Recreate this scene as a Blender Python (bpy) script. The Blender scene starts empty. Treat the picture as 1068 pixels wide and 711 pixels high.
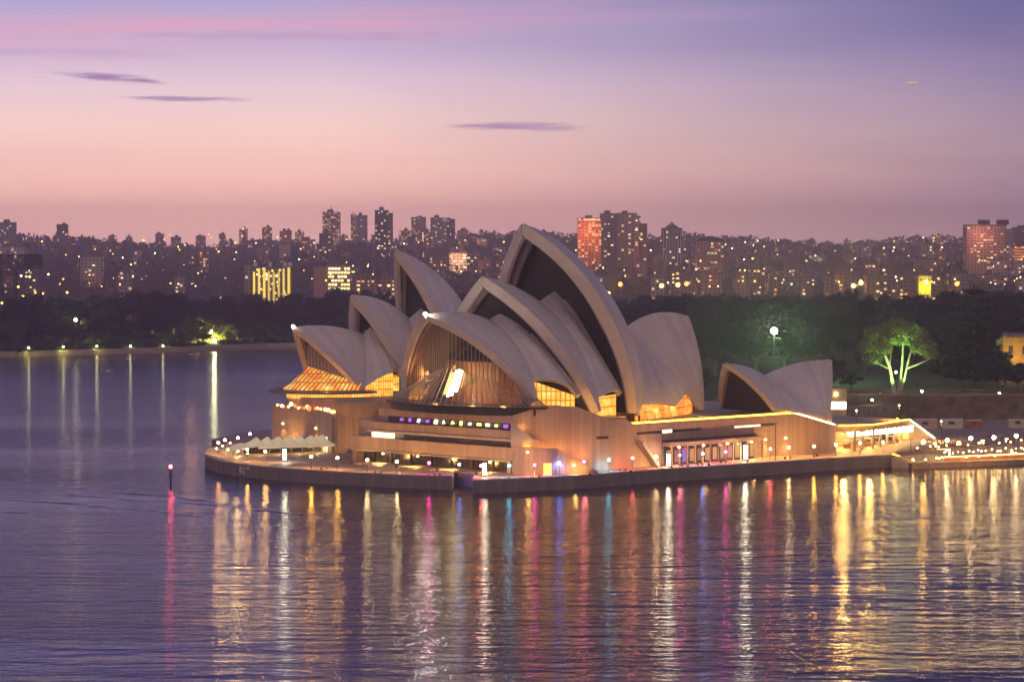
import bpy, math, random
from mathutils import Vector, Matrix
R = math.radians
rnd = random.Random(7)
S = bpy.context.scene
COL = S.collection

# ------------------------------------------------------------------ camera
HC = 62.0; FPX = 2900.0; PITCH = math.atan(97.5 / FPX)
cam_d = bpy.data.cameras.new("camera"); cam = bpy.data.objects.new("camera", cam_d); COL.objects.link(cam)
cam_d.sensor_width = 36; cam_d.lens = FPX / 1068 * 36
cam_d.clip_start = 1; cam_d.clip_end = 30000
cam.location = (0, 0, HC); cam.rotation_euler = (math.pi / 2 - PITCH, 0, 0)
S.camera = cam
S.view_settings.view_transform = 'Standard'; S.view_settings.look = 'None'
S.view_settings.exposure = 0.0; S.view_settings.gamma = 1.0
S.render.engine = 'CYCLES'
S.cycles.use_denoising = True
S.cycles.max_bounces = 6; S.cycles.diffuse_bounces = 2; S.cycles.glossy_bounces = 3
S.cycles.transparent_max_bounces = 12; S.cycles.volume_bounces = 0
S.cycles.sample_clamp_indirect = 6.0; S.cycles.sample_clamp_direct = 0
S.cycles.caustics_reflective = False; S.cycles.caustics_refractive = False
S.cycles.use_light_tree = True
S.cycles.volume_step_rate = 1.0

def lin(c):
    o = []
    for v in c[:3]:
        v = v / 255.0
        o.append(v / 12.92 if v <= 0.04045 else ((v + 0.055) / 1.055) ** 2.4)
    return (o[0], o[1], o[2], 1.0)

# ------------------------------------------------------------------ sky
W = bpy.data.worlds.new("World"); S.world = W; W.use_nodes = True
nt = W.node_tree; nt.nodes.clear()
def N(t, tree=None, **k):
    n = (tree or nt).nodes.new(t)
    for a, b in k.items(): setattr(n, a, b)
    return n
def math_(tree, op, a, b=None, c=None, clamp=False):
    n = tree.nodes.new('ShaderNodeMath'); n.operation = op; n.use_clamp = clamp
    for i, v in enumerate((a, b, c)):
        if v is None: continue
        if isinstance(v, (int, float)): n.inputs[i].default_value = v
        else: tree.links.new(v, n.inputs[i])
    return n.outputs[0]
def mixc(tree, fac, a, b, mode='MIX'):
    n = tree.nodes.new('ShaderNodeMix'); n.data_type = 'RGBA'; n.blend_type = mode
    if isinstance(fac, (int, float)): n.inputs[0].default_value = fac
    else: tree.links.new(fac, n.inputs[0])
    for v, i in ((a, 6), (b, 7)):
        if isinstance(v, (tuple, list)): n.inputs[i].default_value = v
        else: tree.links.new(v, n.inputs[i])
    return n.outputs[2]
def ramp(tree, fac, stops, interp='LINEAR'):
    n = tree.nodes.new('ShaderNodeValToRGB'); n.color_ramp.interpolation = interp
    el = n.color_ramp.elements
    while len(el) > 1: el.remove(el[-1])
    el[0].position = stops[0][0]; el[0].color = stops[0][1]
    for p, c in stops[1:]:
        e = el.new(p); e.color = c
    if fac is not None: tree.links.new(fac, n.inputs[0])
    return n.outputs[0]
tc = N('ShaderNodeTexCoord'); sp = N('ShaderNodeSeparateXYZ'); nt.links.new(tc.outputs['Generated'], sp.inputs[0])
sx, sy, sz = sp.outputs
el_ = math_(nt, 'SQRT', math_(nt, 'MAXIMUM', sz, 0.0))
def stops(lst): return [(p, lin(c)) for p, c in lst]
SKY_L = stops([(0, (212, 160, 156)), (.098, (224, 168, 158)), (.141, (234, 178, 164)), (.179, (236, 188, 176)), (.21, (230, 193, 185)),
               (.24, (214, 186, 196)), (.268, (190, 170, 198)), (.298, (165, 160, 200)), (.387, (104, 100, 170)), (.55, (66, 64, 128)), (.75, (66, 63, 112)), (1, (108, 98, 128))])
SKY_R = stops([(0, (140, 112, 120)), (.098, (146, 116, 126)), (.141, (152, 121, 133)), (.179, (154, 127, 138)), (.21, (152, 129, 147)),
               (.24, (140, 122, 151)), (.268, (122, 110, 150)), (.298, (106, 101, 147)), (.387, (74, 71, 128)), (.55, (52, 50, 102)), (.75, (56, 54, 98)), (1, (108, 98, 128))])
cl = ramp(nt, el_, SKY_L); cr = ramp(nt, el_, SKY_R)
# soft mottling that bends the colour bands
mp = N('ShaderNodeMapping'); mp.inputs['Scale'].default_value = (5, 5, 45)
nt.links.new(tc.outputs['Generated'], mp.inputs['Vector'])
nz = N('ShaderNodeTexNoise'); nz.inputs['Scale'].default_value = 1.0; nz.inputs['Detail'].default_value = 4; nz.inputs['Roughness'].default_value = .55
nt.links.new(mp.outputs[0], nz.inputs['Vector'])
side = math_(nt, 'MULTIPLY', math_(nt, 'ADD', sx, .07), 4.0, clamp=True)
side = math_(nt, 'ADD', side, math_(nt, 'MULTIPLY', math_(nt, 'SUBTRACT', nz.outputs[0], .5), .4), clamp=True)
skyc = mixc(nt, side, cl, cr)
# broad pink streaks high on the left
zz = math_(nt, 'ADD', sz, math_(nt, 'MULTIPLY', sx, -0.055))
def band(center, width):
    d = math_(nt, 'DIVIDE', math_(nt, 'SUBTRACT', zz, center), width)
    return math_(nt, 'POWER', 2.718, math_(nt, 'MULTIPLY', math_(nt, 'MULTIPLY', d, d), -1.0))
mp2 = N('ShaderNodeMapping'); mp2.inputs['Scale'].default_value = (9, 9, 130)
nt.links.new(tc.outputs['Generated'], mp2.inputs['Vector'])
nz2 = N('ShaderNodeTexNoise'); nz2.inputs['Scale'].default_value = 1.0; nz2.inputs['Detail'].default_value = 5
nt.links.new(mp2.outputs[0], nz2.inputs['Vector'])
st = math_(nt, 'MULTIPLY', math_(nt, 'ADD', band(.086, .006), math_(nt, 'MULTIPLY', band(.079, .005), .6)),
           math_(nt, 'MULTIPLY', math_(nt, 'SUBTRACT', nz2.outputs[0], .28), 2.2, clamp=True))
leftm = math_(nt, 'SUBTRACT', 0.75, math_(nt, 'MULTIPLY', sx, 5.5), clamp=True)
st = math_(nt, 'MULTIPLY', st, leftm, clamp=True)
skyc = mixc(nt, math_(nt, 'MULTIPLY', st, .8), skyc, lin((214, 156, 180)))
# thin dark cloud bars
mp3 = N('ShaderNodeMapping'); mp3.inputs['Scale'].default_value = (60, 60, 700)
nt.links.new(tc.outputs['Generated'], mp3.inputs['Vector'])
nz3 = N('ShaderNodeTexNoise'); nz3.inputs['Scale'].default_value = 1.0; nz3.inputs['Detail'].default_value = 5; nz3.inputs['Roughness'].default_value = .6
nt.links.new(mp3.outputs[0], nz3.inputs['Vector'])
def cloud(px, py, hw, hh, amt, tilt=0.0):
    cx = (px - 534) / FPX; cz = (258 - py) / FPX
    dx = math_(nt, 'SUBTRACT', sx, cx)
    n3 = math_(nt, 'MULTIPLY', math_(nt, 'SUBTRACT', nz2.outputs[0], .5), 1.5)
    dz = math_(nt, 'ADD', math_(nt, 'DIVIDE', math_(nt, 'ADD', math_(nt, 'SUBTRACT', sz, cz), math_(nt, 'MULTIPLY', dx, tilt)), hh / FPX), n3)
    dx = math_(nt, 'DIVIDE', dx, hw / FPX)
    r2 = math_(nt, 'ADD', math_(nt, 'MULTIPLY', dx, dx), math_(nt, 'MULTIPLY', dz, dz))
    ahead = math_(nt, 'GREATER_THAN', sy, 0.0)
    m = math_(nt, 'SUBTRACT', 1.0, r2)
    m = math_(nt, 'ADD', m, math_(nt, 'MULTIPLY', math_(nt, 'SUBTRACT', nz3.outputs[0], .55), 2.6))
    m = math_(nt, 'MULTIPLY', m, math_(nt, 'SUBTRACT', 1.35, r2, clamp=True), clamp=True)
    return math_(nt, 'MULTIPLY', math_(nt, 'MULTIPLY', m, amt), ahead)
for a in ((122, 84, 66, 6.5, .8, .09), (150, 87, 40, 3, .5, .1), (198, 105, 82, 3.8, .7, .02), (536, 132, 90, 5.2, .75, .0), (570, 135, 50, 3.2, .5, .0), (300, 40, 230, 7, .25, -.01), (60, 60, 150, 6, .2, 0)):
    skyc = mixc(nt, cloud(*a), skyc, lin((134, 100, 150)))
gain = math_(nt, 'ADD', 1.08, math_(nt, 'MULTIPLY', math_(nt, 'SUBTRACT', 1.0, math_(nt, 'MULTIPLY', sz, 9.0), clamp=True), .85))
gain = math_(nt, 'ADD', gain, math_(nt, 'MULTIPLY', math_(nt, 'SUBTRACT', 1.0, math_(nt, 'MULTIPLY', sz, 32.0), clamp=True), .75))
skyc_g = nt.nodes.new('ShaderNodeVectorMath'); skyc_g.operation = 'SCALE'; nt.links.new(skyc, skyc_g.inputs[0]); nt.links.new(gain, skyc_g.inputs[3]); skyc = skyc_g.outputs[0]
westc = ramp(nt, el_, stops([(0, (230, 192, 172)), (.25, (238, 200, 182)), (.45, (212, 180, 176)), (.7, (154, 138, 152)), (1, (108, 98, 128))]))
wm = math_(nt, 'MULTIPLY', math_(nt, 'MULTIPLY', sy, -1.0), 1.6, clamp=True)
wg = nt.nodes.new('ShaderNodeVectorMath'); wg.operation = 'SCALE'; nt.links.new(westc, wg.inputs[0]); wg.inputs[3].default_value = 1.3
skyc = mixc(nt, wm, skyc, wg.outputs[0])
bg = N('ShaderNodeBackground'); bg.inputs['Strength'].default_value = 1.0
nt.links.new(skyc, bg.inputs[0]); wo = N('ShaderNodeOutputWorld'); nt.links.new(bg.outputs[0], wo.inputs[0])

# ------------------------------------------------------------------ helpers
cp, sn = math.cos(PITCH), math.sin(PITCH)
def ray(px, py):
    a = (px - 534) / FPX; b = (355.5 - py) / FPX
    return Vector((a, cp + b * sn, -sn + b * cp))
def on_z(px, py, z):
    r = ray(px, py); return Vector((0, 0, HC)) + r * ((z - HC) / r.z)
def on_y(px, py, y):
    r = ray(px, py); return Vector((0, 0, HC)) + r * (y / r.y)

class MB:
    """collects faces; build() links them as one mesh object"""
    def __init__(s): s.v = []; s.f = []; s.m = []; s.uv = []
    def face(s, pts, m=0, uv=None):
        n = len(s.v); s.v += [tuple(p) for p in pts]; s.f.append(tuple(range(n, n + len(pts)))); s.m.append(m)
        s.uv += list(uv) if uv else [(0, 0)] * len(pts)
    def box(s, a, b, m=0):
        x0, y0, z0 = a; x1, y1, z1 = b
        s.obox((x0, y0, z0), (x1 - x0, 0, 0), (0, y1 - y0, 0), z1 - z0, m)
    def obox(s, o, u, v, h, m=0):
        """box from corner o, horizontal edges u and v, height h"""
        o = Vector(o); u = Vector(u); v = Vector(v)
        s.prism([o, o + u, o + u + v, o + v], o.z, o.z + h, m)
    def prism(s, poly, z0, z1, m=0, mt=None, z1s=None):
        P = [(p[0], p[1]) for p in poly]; n = len(P)
        area = sum(P[i][0] * P[(i + 1) % n][1] - P[(i + 1) % n][0] * P[i][1] for i in range(n))
        tops = list(z1s) if z1s else [z1] * n
        if area < 0: P = P[::-1]; tops = tops[::-1]
        L = 0
        for i in range(n):
            a, b = P[i], P[(i + 1) % n]; l = math.hypot(a[0] - b[0], a[1] - b[1]); ta, tb = tops[i], tops[(i + 1) % n]
            s.face([(*a, z0), (*b, z0), (*b, tb), (*a, ta)], m, [(L, z0), (L + l, z0), (L + l, tb), (L, ta)]); L += l
        mt = m if mt is None else mt
        s.face([(*p, t) for p, t in zip(P, tops)], mt, [(p[0], p[1]) for p in P])
        s.face([(*p, z0) for p in P[::-1]], mt, [(p[0], p[1]) for p in P[::-1]])
    def bar(s, a, b, w, m=0, h=None):
        a = Vector(a); b = Vector(b); d = b - a
        if d.length < 1e-6: return
        d.normalize(); up = Vector((0, 0, 1)) if abs(d.z) < .95 else Vector((1, 0, 0))
        x = d.cross(up).normalized(); y = x.cross(d).normalized(); h = h or w
        c = [(x * (w / 2) * i + y * (h / 2) * j) for i, j in ((-1, -1), (1, -1), (1, 1), (-1, 1))]
        for i in range(4):
            s.face([a + c[i], a + c[(i + 1) % 4], b + c[(i + 1) % 4], b + c[i]], m)
        s.face([a + q for q in c[::-1]], m); s.face([b + q for q in c], m)
    def tube(s, pts, rad, m=0, k=8):
        rings = []
        for i, p in enumerate(pts):
            p = Vector(p); d = (Vector(pts[min(i + 1, len(pts) - 1)]) - Vector(pts[max(i - 1, 0)])).normalized()
            up = Vector((0, 0, 1)) if abs(d.z) < .9 else Vector((1, 0, 0))
            x = d.cross(up).normalized(); y = x.cross(d); r = rad[i] if isinstance(rad, (list, tuple)) else rad
            rings.append([p + x * r * math.cos(2 * math.pi * j / k) + y * r * math.sin(2 * math.pi * j / k) for j in range(k)])
        for a, b in zip(rings, rings[1:]):
            for j in range(k): s.face([a[j], a[(j + 1) % k], b[(j + 1) % k], b[j]][::-1], m)
        s.face(rings[0], m); s.face(rings[-1][::-1], m)
    def ball(s, c, r, m=0, nu=12, nv=8, sz=1.0):
        c = Vector(c)
        def P(i, j):
            a = 2 * math.pi * i / nu; b = math.pi * j / nv
            return c + Vector((r * math.sin(b) * math.cos(a), r * math.sin(b) * math.sin(a), r * sz * math.cos(b)))
        for i in range(nu):
            for j in range(nv):
                if j == 0: s.face([P(i, 0), P(i, 1), P(i + 1, 1)], m)
                elif j == nv - 1: s.face([P(i, j), P(i, nv), P(i + 1, j)], m)
                else: s.face([P(i, j), P(i, j + 1), P(i + 1, j + 1), P(i + 1, j)], m)
    def grid(s, G, m=0, uvf=None, flip=False):
        for i in range(len(G) - 1):
            for j in range(len(G[0]) - 1):
                q = [(i, j), (i + 1, j), (i + 1, j + 1), (i, j + 1)]
                if flip: q = q[::-1]
                s.face([G[a][b] for a, b in q], m, [uvf(a, b) for a, b in q] if uvf else None)
    def build(s, name, mats, parent=None, loc=None, smooth=False):
        me = bpy.data.meshes.new(name)
        o = bpy.data.objects.new(name, me)
        off = Vector(loc) if loc is not None else Vector((0, 0, 0))
        base = off
        if parent is not None and loc is None: base = parent_origin(parent)
        me.from_pydata([tuple(Vector(v) - base) for v in s.v], [], s.f)
        if not isinstance(mats, (list, tuple)): mats = [mats]
        for m in mats: me.materials.append(m)
        me.polygons.foreach_set('material_index', s.m)
        uv = me.uv_layers.new(name='UVMap'); uv.data.foreach_set('uv', [c for q in s.uv for c in q])
        if smooth:
            import bmesh
            bm = bmesh.new(); bm.from_mesh(me); bmesh.ops.remove_doubles(bm, verts=bm.verts, dist=0.002); bm.to_mesh(me); bm.free()
            me.polygons.foreach_set('use_smooth', [True] * len(me.polygons))
            try: me.set_sharp_from_angle(angle=R(35))
            except Exception: pass
        me.update()
        COL.objects.link(o)
        if parent is not None:
            o.parent = parent
            if loc is not None: o.location = off - parent_origin(parent)
        elif loc is not None: o.location = off
        return o
_org = {}
def parent_origin(p):
    o = Vector((0, 0, 0))
    while p is not None: o += p.location; p = p.parent
    return o
def tag(o, label=None, cat=None, group=None, kind=None):
    if label: o['label'] = label
    if cat: o['category'] = cat
    if group: o['group'] = group
    if kind: o['kind'] = kind
    return o
def thing(name, label, cat, loc=(0, 0, 0), group=None):
    o = bpy.data.objects.new(name, None); COL.objects.link(o); o.location = loc; o.empty_display_size = .5
    return tag(o, label, cat, group)
def kids(o): return [c for c in ALLCH.get(o.name, [])] if False else list(o.children)
def copy_tree(o, loc=None, rz=None, parent=None, sc=None):
    c = o.copy(); COL.objects.link(c); c.parent = parent
    if loc is not None: c.location = loc
    if rz is not None: c.rotation_euler = (0, 0, rz)
    if sc is not None: c.scale = sc
    for ch in o.children: copy_tree(ch, parent=c)
    return c

# ------------------------------------------------------------------ materials
def newmat(name):
    m = bpy.data.materials.new(name); m.use_nodes = True
    t = m.node_tree; b = t.nodes['Principled BSDF']; return m, t, b
def pos(t, kind='Object'):
    if kind == 'World':
        g = t.nodes.new('ShaderNodeNewGeometry'); return g.outputs['Position']
    c = t.nodes.new('ShaderNodeTexCoord'); return c.outputs[kind]
def noise(t, vec, scale, detail=3, rough=.5):
    n = t.nodes.new('ShaderNodeTexNoise'); n.inputs['Scale'].default_value = scale; n.inputs['Detail'].default_value = detail
    n.inputs['Roughness'].default_value = rough; t.links.new(vec, n.inputs['Vector']); return n.outputs[0]
def mapv(t, vec, sc, rot=(0, 0, 0), loc=(0, 0, 0)):
    n = t.nodes.new('ShaderNodeMapping'); n.inputs['Scale'].default_value = sc; n.inputs['Rotation'].default_value = rot; n.inputs['Location'].default_value = loc
    t.links.new(vec, n.inputs['Vector']); return n.outputs[0]
def plain(name, col, rough=.7, metal=0.0, var=.25, scale=.4, bump=0.0, spec=.5):
    m, t, b = newmat(name)
    n = noise(t, pos(t, 'World'), scale, 4, .6)
    c = tuple(col) + (1,) if len(col) == 3 else col
    d = tuple(x * (1 - var) for x in c[:3]) + (1,); l = tuple(min(1, x * (1 + var)) for x in c[:3]) + (1,)
    t.links.new(ramp(t, n, [(.3, d), (.7, l)]), b.inputs['Base Color'])
    b.inputs['Roughness'].default_value = rough; b.inputs['Metallic'].default_value = metal
    b.inputs['Specular IOR Level'].default_value = spec
    if bump:
        bp = t.nodes.new('ShaderNodeBump'); bp.inputs['Strength'].default_value = bump; bp.inputs['Distance'].default_value = .1
        t.links.new(n, bp.inputs['Height']); t.links.new(bp.outputs[0], b.inputs['Normal'])
    return m
def emit(name, col, strength, sample=True, base=(.12, .1, .09)):
    m, t, b = newmat(name)
    b.inputs['Base Color'].default_value = (*base, 1); b.inputs['Emission Color'].default_value = (*col[:3], 1)
    b.inputs['Emission Strength'].default_value = strength
    m.cycles.emission_sampling = 'FRONT' if sample else 'NONE'
    return m
def frac_line(t, x, period, width):
    """1 on a line of given width, repeating"""
    f = math_(t, 'FRACT', math_(t, 'DIVIDE', x, period)); return math_(t, 'LESS_THAN', f, width / period)

# granite cladding: vertical panel joints from the UV map (u = metres along the wall)
def granite(name, col, period=1.25):
    m, t, b = newmat(name)
    uv = pos(t, 'UV'); s = t.nodes.new('ShaderNodeSeparateXYZ'); t.links.new(uv, s.inputs[0])
    v = math_(t, 'FLOOR', math_(t, 'DIVIDE', s.outputs[0], period))
    wn = t.nodes.new('ShaderNodeTexWhiteNoise'); wn.noise_dimensions = '1D'; t.links.new(v, wn.inputs['W'])
    n = noise(t, pos(t, 'World'), .25, 5, .6)
    f = math_(t, 'ADD', math_(t, 'MULTIPLY', wn.outputs[0], .5), math_(t, 'MULTIPLY', n, .5))
    c = ramp(t, f, [(.2, tuple(x * .84 for x in col) + (1,)), (.8, tuple(x * 1.14 for x in col) + (1,))])
    ln = math_(t, 'MAXIMUM', frac_line(t, s.outputs[0], period, .12), math_(t, 'MULTIPLY', frac_line(t, s.outputs[1], 4.1, .1), .6))
    c = mixc(t, math_(t, 'MULTIPLY', ln, .4), c, tuple(x * .4 for x in col) + (1,))
    t.links.new(c, b.inputs['Base Color']); b.inputs['Roughness'].default_value = .75
    return m
M = {}
M['granite'] = granite('granite', (.45, .3, .235))
M['granite_dark'] = granite('granite_dark', (.25, .17, .15), 2.0)
M['seawall'] = granite('seawall', (.25, .2, .19), 1.6)
M['paving'] = plain('paving', (.42, .31, .25), .55, var=.2, scale=.15)
M['concrete'] = plain('concrete', (.5, .41, .35), .7, var=.12, scale=.3)
M['rim'] = plain('rim_stone', (.7, .58, .47), .65, var=.1, scale=.3)
M['concrete_in'] = plain('concrete_in', (.34, .25, .22), .8, var=.2, scale=.3)
M['soffit'] = plain('soffit', (.2, .15, .13), .8, var=.25, scale=.3)
M['bronze'] = plain('bronze', (.05, .04, .035), .4, .6)
M['dark'] = plain('dark', (.03, .028, .03), .5)
M['white'] = plain('white', (.75, .72, .65), .6, var=.06)
M['steel'] = plain('steel', (.2, .19, .18), .45, .5)
M['roof'] = plain('roof', (.16, .15, .14), .6)
M['bark'] = plain('bark', (.14, .1, .07), .9, var=.4, scale=1.5)
M['red'] = plain('red', (.4, .05, .04), .5)

def tile_mat():
    m, t, b = newmat('ceramic_tile')
    s = t.nodes.new('ShaderNodeSeparateXYZ'); t.links.new(pos(t, 'UV'), s.inputs[0])
    u, v = s.outputs[0], s.outputs[1]
    # ribs fan out from the pedestal; on each rib the lids make chevrons
    rib = math_(t, 'MULTIPLY', u, 13.0); fr = math_(t, 'FRACT', rib); ab = math_(t, 'ABSOLUTE', math_(t, 'SUBTRACT', fr, .5))
    ch = math_(t, 'FRACT', math_(t, 'ADD', math_(t, 'MULTIPLY', v, 22.0), math_(t, 'MULTIPLY', ab, 1.3)))
    line = math_(t, 'MAXIMUM', math_(t, 'GREATER_THAN', ab, .455), math_(t, 'LESS_THAN', ch, .08))
    cell = math_(t, 'FLOOR', rib); wn = t.nodes.new('ShaderNodeTexWhiteNoise'); wn.noise_dimensions = '1D'; t.links.new(cell, wn.inputs['W'])
    n = noise(t, pos(t, 'World'), .12, 5, .6)
    f = math_(t, 'ADD', math_(t, 'MULTIPLY', wn.outputs[0], .2), math_(t, 'MULTIPLY', n, .8))
    c = ramp(t, f, [(.25, (.6, .54, .47, 1)), (.75, (.84, .77, .68, 1))])
    c = mixc(t, math_(t, 'MULTIPLY', line, .34), c, (.3, .25, .22, 1))
    t.links.new(c, b.inputs['Base Color'])
    b.inputs['Roughness'].default_value = .42; b.inputs['Specular IOR Level'].default_value = .35
    return m
M['tile'] = tile_mat()
def rib_mat():
    m, t, b = newmat('ribbed_concrete')
    s = t.nodes.new('ShaderNodeSeparateXYZ'); t.links.new(pos(t, 'UV'), s.inputs[0])
    ln = frac_line(t, s.outputs[0], 1 / 13, .02)
    t.links.new(mixc(t, ln, (.3, .22, .19, 1), (.12, .085, .075, 1)), b.inputs['Base Color']); b.inputs['Roughness'].default_value = .8
    return m
M['ribs'] = rib_mat()
def glass_mat(name, tint, transp=.6, rough=.08):
    m, t, b = newmat(name)
    b.inputs['Base Color'].default_value = (*tint, 1); b.inputs['Roughness'].default_value = rough; b.inputs['Specular IOR Level'].default_value = .8
    tr = t.nodes.new('ShaderNodeBsdfTransparent'); tr.inputs[0].default_value = (.95, .85, .7, 1)
    mx = t.nodes.new('ShaderNodeMixShader'); mx.inputs[0].default_value = transp
    t.links.new(b.outputs[0], mx.inputs[1]); t.links.new(tr.outputs[0], mx.inputs[2])
    t.links.new(mx.outputs[0], t.nodes['Material Output'].inputs[0]); return m
M['glass'] = glass_mat('foyer_glass', (.06, .05, .04), .72)
M['mouth_glass'] = None
def mouth_glass():
    m, t, b = newmat('bronze_glass')
    s = t.nodes.new('ShaderNodeSeparateXYZ'); t.links.new(pos(t, 'UV'), s.inputs[0])
    ln = frac_line(t, s.outputs[0], 1.6, .35)
    n = noise(t, pos(t, 'World'), .2, 3)
    t.links.new(mixc(t, ln, (.018, .014, .014, 1), (.075, .05, .038, 1)), b.inputs['Base Color'])
    b.inputs['Roughness'].default_value = .35
    return m
M['mouth_glass'] = mouth_glass()
def lit_glass(name, c1, c2, c3, strength, period=.9):
    """glass wall lit warmly from behind: bars, bright and dim panes"""
    m, t, b = newmat(name)
    s = t.nodes.new('ShaderNodeSeparateXYZ'); t.links.new(pos(t, 'UV'), s.inputs[0])
    ln = frac_line(t, s.outputs[0], period, period * .25)
    ln = math_(t, 'MAXIMUM', ln, frac_line(t, s.outputs[1], 2.4, .35))
    n = noise(t, pos(t, 'World'), .35, 3, .6)
    c = ramp(t, n, [(.3, (*c1, 1)), (.5, (*c2, 1)), (.68, (*c3, 1))])
    c = mixc(t, math_(t, 'MULTIPLY', ln, .75), c, (.12, .03, .01, 1))
    b.inputs['Base Color'].default_value = (.1, .05, .03, 1)
    t.links.new(c, b.inputs['Emission Color']); b.inputs['Emission Strength'].default_value = strength
    b.inputs['Roughness'].default_value = .2
    m.cycles.emission_sampling = 'FRONT'
    return m
M['lit_orange'] = lit_glass('lit_orange_glass', (.5, .08, .012), (1, .3, .03), (1, .55, .12), 1.7)
M['lit_gold'] = lit_glass('lit_gold_glass', (.8, .26, .02), (1, .42, .04), (1, .62, .16), 1.9)
M['wood'] = plain('timber', (.5, .2, .07), .5, var=.3, scale=.6)
def timber_ribs():
    m, t, b = newmat('timber_ribs')
    P = pos(t, 'UV'); s = t.nodes.new('ShaderNodeSeparateXYZ'); t.links.new(P, s.inputs[0])
    ln = frac_line(t, s.outputs[0], 1.7, .55)
    t.links.new(mixc(t, ln, (.36, .15, .05, 1), (.16, .06, .025, 1)), b.inputs['Base Color']); b.inputs['Roughness'].default_value = .5
    return m
M['timber_ribs'] = timber_ribs()
M['strip'] = emit('led_strip', (1, .52, .05), 7)
M['strip_w'] = emit('led_strip_white', (1, .8, .42), 9)
GLOBE = {}
def globe(colname):
    tab = {'warm': ((1, .46, .09), 170), 'white': ((1, .66, .28), 130), 'magenta': ((1, .03, .42), 90), 'cyan': ((.03, .6, .9), 75),
           'blue': ((.12, .25, 1), 70), 'red': ((1, .1, .12), 90), 'gold': ((1, .45, .06), 170)}
    if colname not in GLOBE:
        c, e = tab[colname]; GLOBE[colname] = emit('globe_' + colname, c, e)
    return GLOBE[colname]
LC = {'warm': (1, .6, .25), 'white': (1, .78, .5), 'magenta': (1, .05, .4), 'cyan': (.05, .6, 1), 'blue': (.15, .3, 1), 'red': (1, .12, .1), 'gold': (1, .5, .1)}
def lamp(parent, loc, col, watts, rad=.5, name='lamp_light'):
    l = bpy.data.lights.new(name, 'POINT'); l.energy = watts; l.color = col; l.shadow_soft_size = rad
    o = bpy.data.objects.new(name, l); COL.objects.link(o)
    if parent is not None: o.parent = parent; o.location = Vector(loc) - parent_origin(parent)
    else: o.location = loc
    return o
def spot(parent, loc, target, col, watts, ang=60, rad=.4):
    l = bpy.data.lights.new('spot_light', 'SPOT'); l.energy = watts; l.color = col; l.shadow_soft_size = rad; l.spot_size = R(ang); l.spot_blend = .6
    o = bpy.data.objects.new('spot_light', l); COL.objects.link(o)
    d = Vector(target) - Vector(loc); o.rotation_euler = d.to_track_quat('-Z', 'Y').to_euler()
    if parent is not None: o.parent = parent; o.location = Vector(loc) - parent_origin(parent)
    else: o.location = loc
    return o

# ================================================================== SETTING
def surf_mat_water():
    m, t, b = newmat('harbour_water')
    P = pos(t, 'World')
    b.inputs['Base Color'].default_value = (.012, .014, .035, 1)
    b.inputs['Roughness'].default_value = .09; b.inputs['IOR'].default_value = 1.33
    b.inputs['Specular IOR Level'].default_value = .62; b.inputs['Specular Tint'].default_value = (.5, .59, 1, 1)
    a = noise(t, mapv(t, P, (.16, .30, 1), (0, 0, .25)), 1.0, 4, .62)          # wind waves
    c = noise(t, mapv(t, P, (.55, .95, 1), (0, 0, -.2)), 1.0, 3, .6)          # ripples
    s = noise(t, mapv(t, P, (.018, .05, 1), (0, 0, .12)), 1.0, 3, .5)         # swell
    s2 = noise(t, mapv(t, P, (.035, .11, 1), (0, 0, -.08)), 1.0, 3, .55)
    w = t.nodes.new('ShaderNodeTexWave'); w.wave_type = 'BANDS'; w.bands_direction = 'Y'
    w.inputs['Scale'].default_value = .05; w.inputs['Distortion'].default_value = 5; w.inputs['Detail'].default_value = 3; w.inputs['Detail Scale'].default_value = .6
    t.links.new(mapv(t, P, (.35, 1, 1), (0, 0, .1)), w.inputs['Vector'])
    # ruffled and calmer patches
    p = noise(t, mapv(t, P, (.004, .011, 1), (0, 0, .1)), 1.0, 3, .5)
    gain = math_(t, 'ADD', .45, math_(t, 'MULTIPLY', ramp(t, p, [(.36, (0, 0, 0, 1)), (.62, (1, 1, 1, 1))]), .8))
    h = math_(t, 'ADD', math_(t, 'MULTIPLY', a, 2.1), math_(t, 'MULTIPLY', c, .34))
    h = math_(t, 'MULTIPLY', h, gain)
    h = math_(t, 'ADD', h, math_(t, 'ADD', math_(t, 'MULTIPLY', s, 2.6), math_(t, 'MULTIPLY', s2, 1.9))); h = math_(t, 'ADD', h, math_(t, 'MULTIPLY', w.outputs[1], .12))
    bp = t.nodes.new('ShaderNodeBump'); bp.inputs['Strength'].default_value = 1.0; bp.inputs['Distance'].default_value = .18
    t.links.new(h, bp.inputs['Height']); t.links.new(bp.outputs[0], b.inputs['Normal'])
    return m
M['water'] = surf_mat_water()
b_ = MB(); b_.face([(-9000, -600, 0), (9000, -600, 0), (9000, 2600, 0), (-9000, 2600, 0)])
tag(b_.build('water', M['water']), kind='structure')

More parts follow.
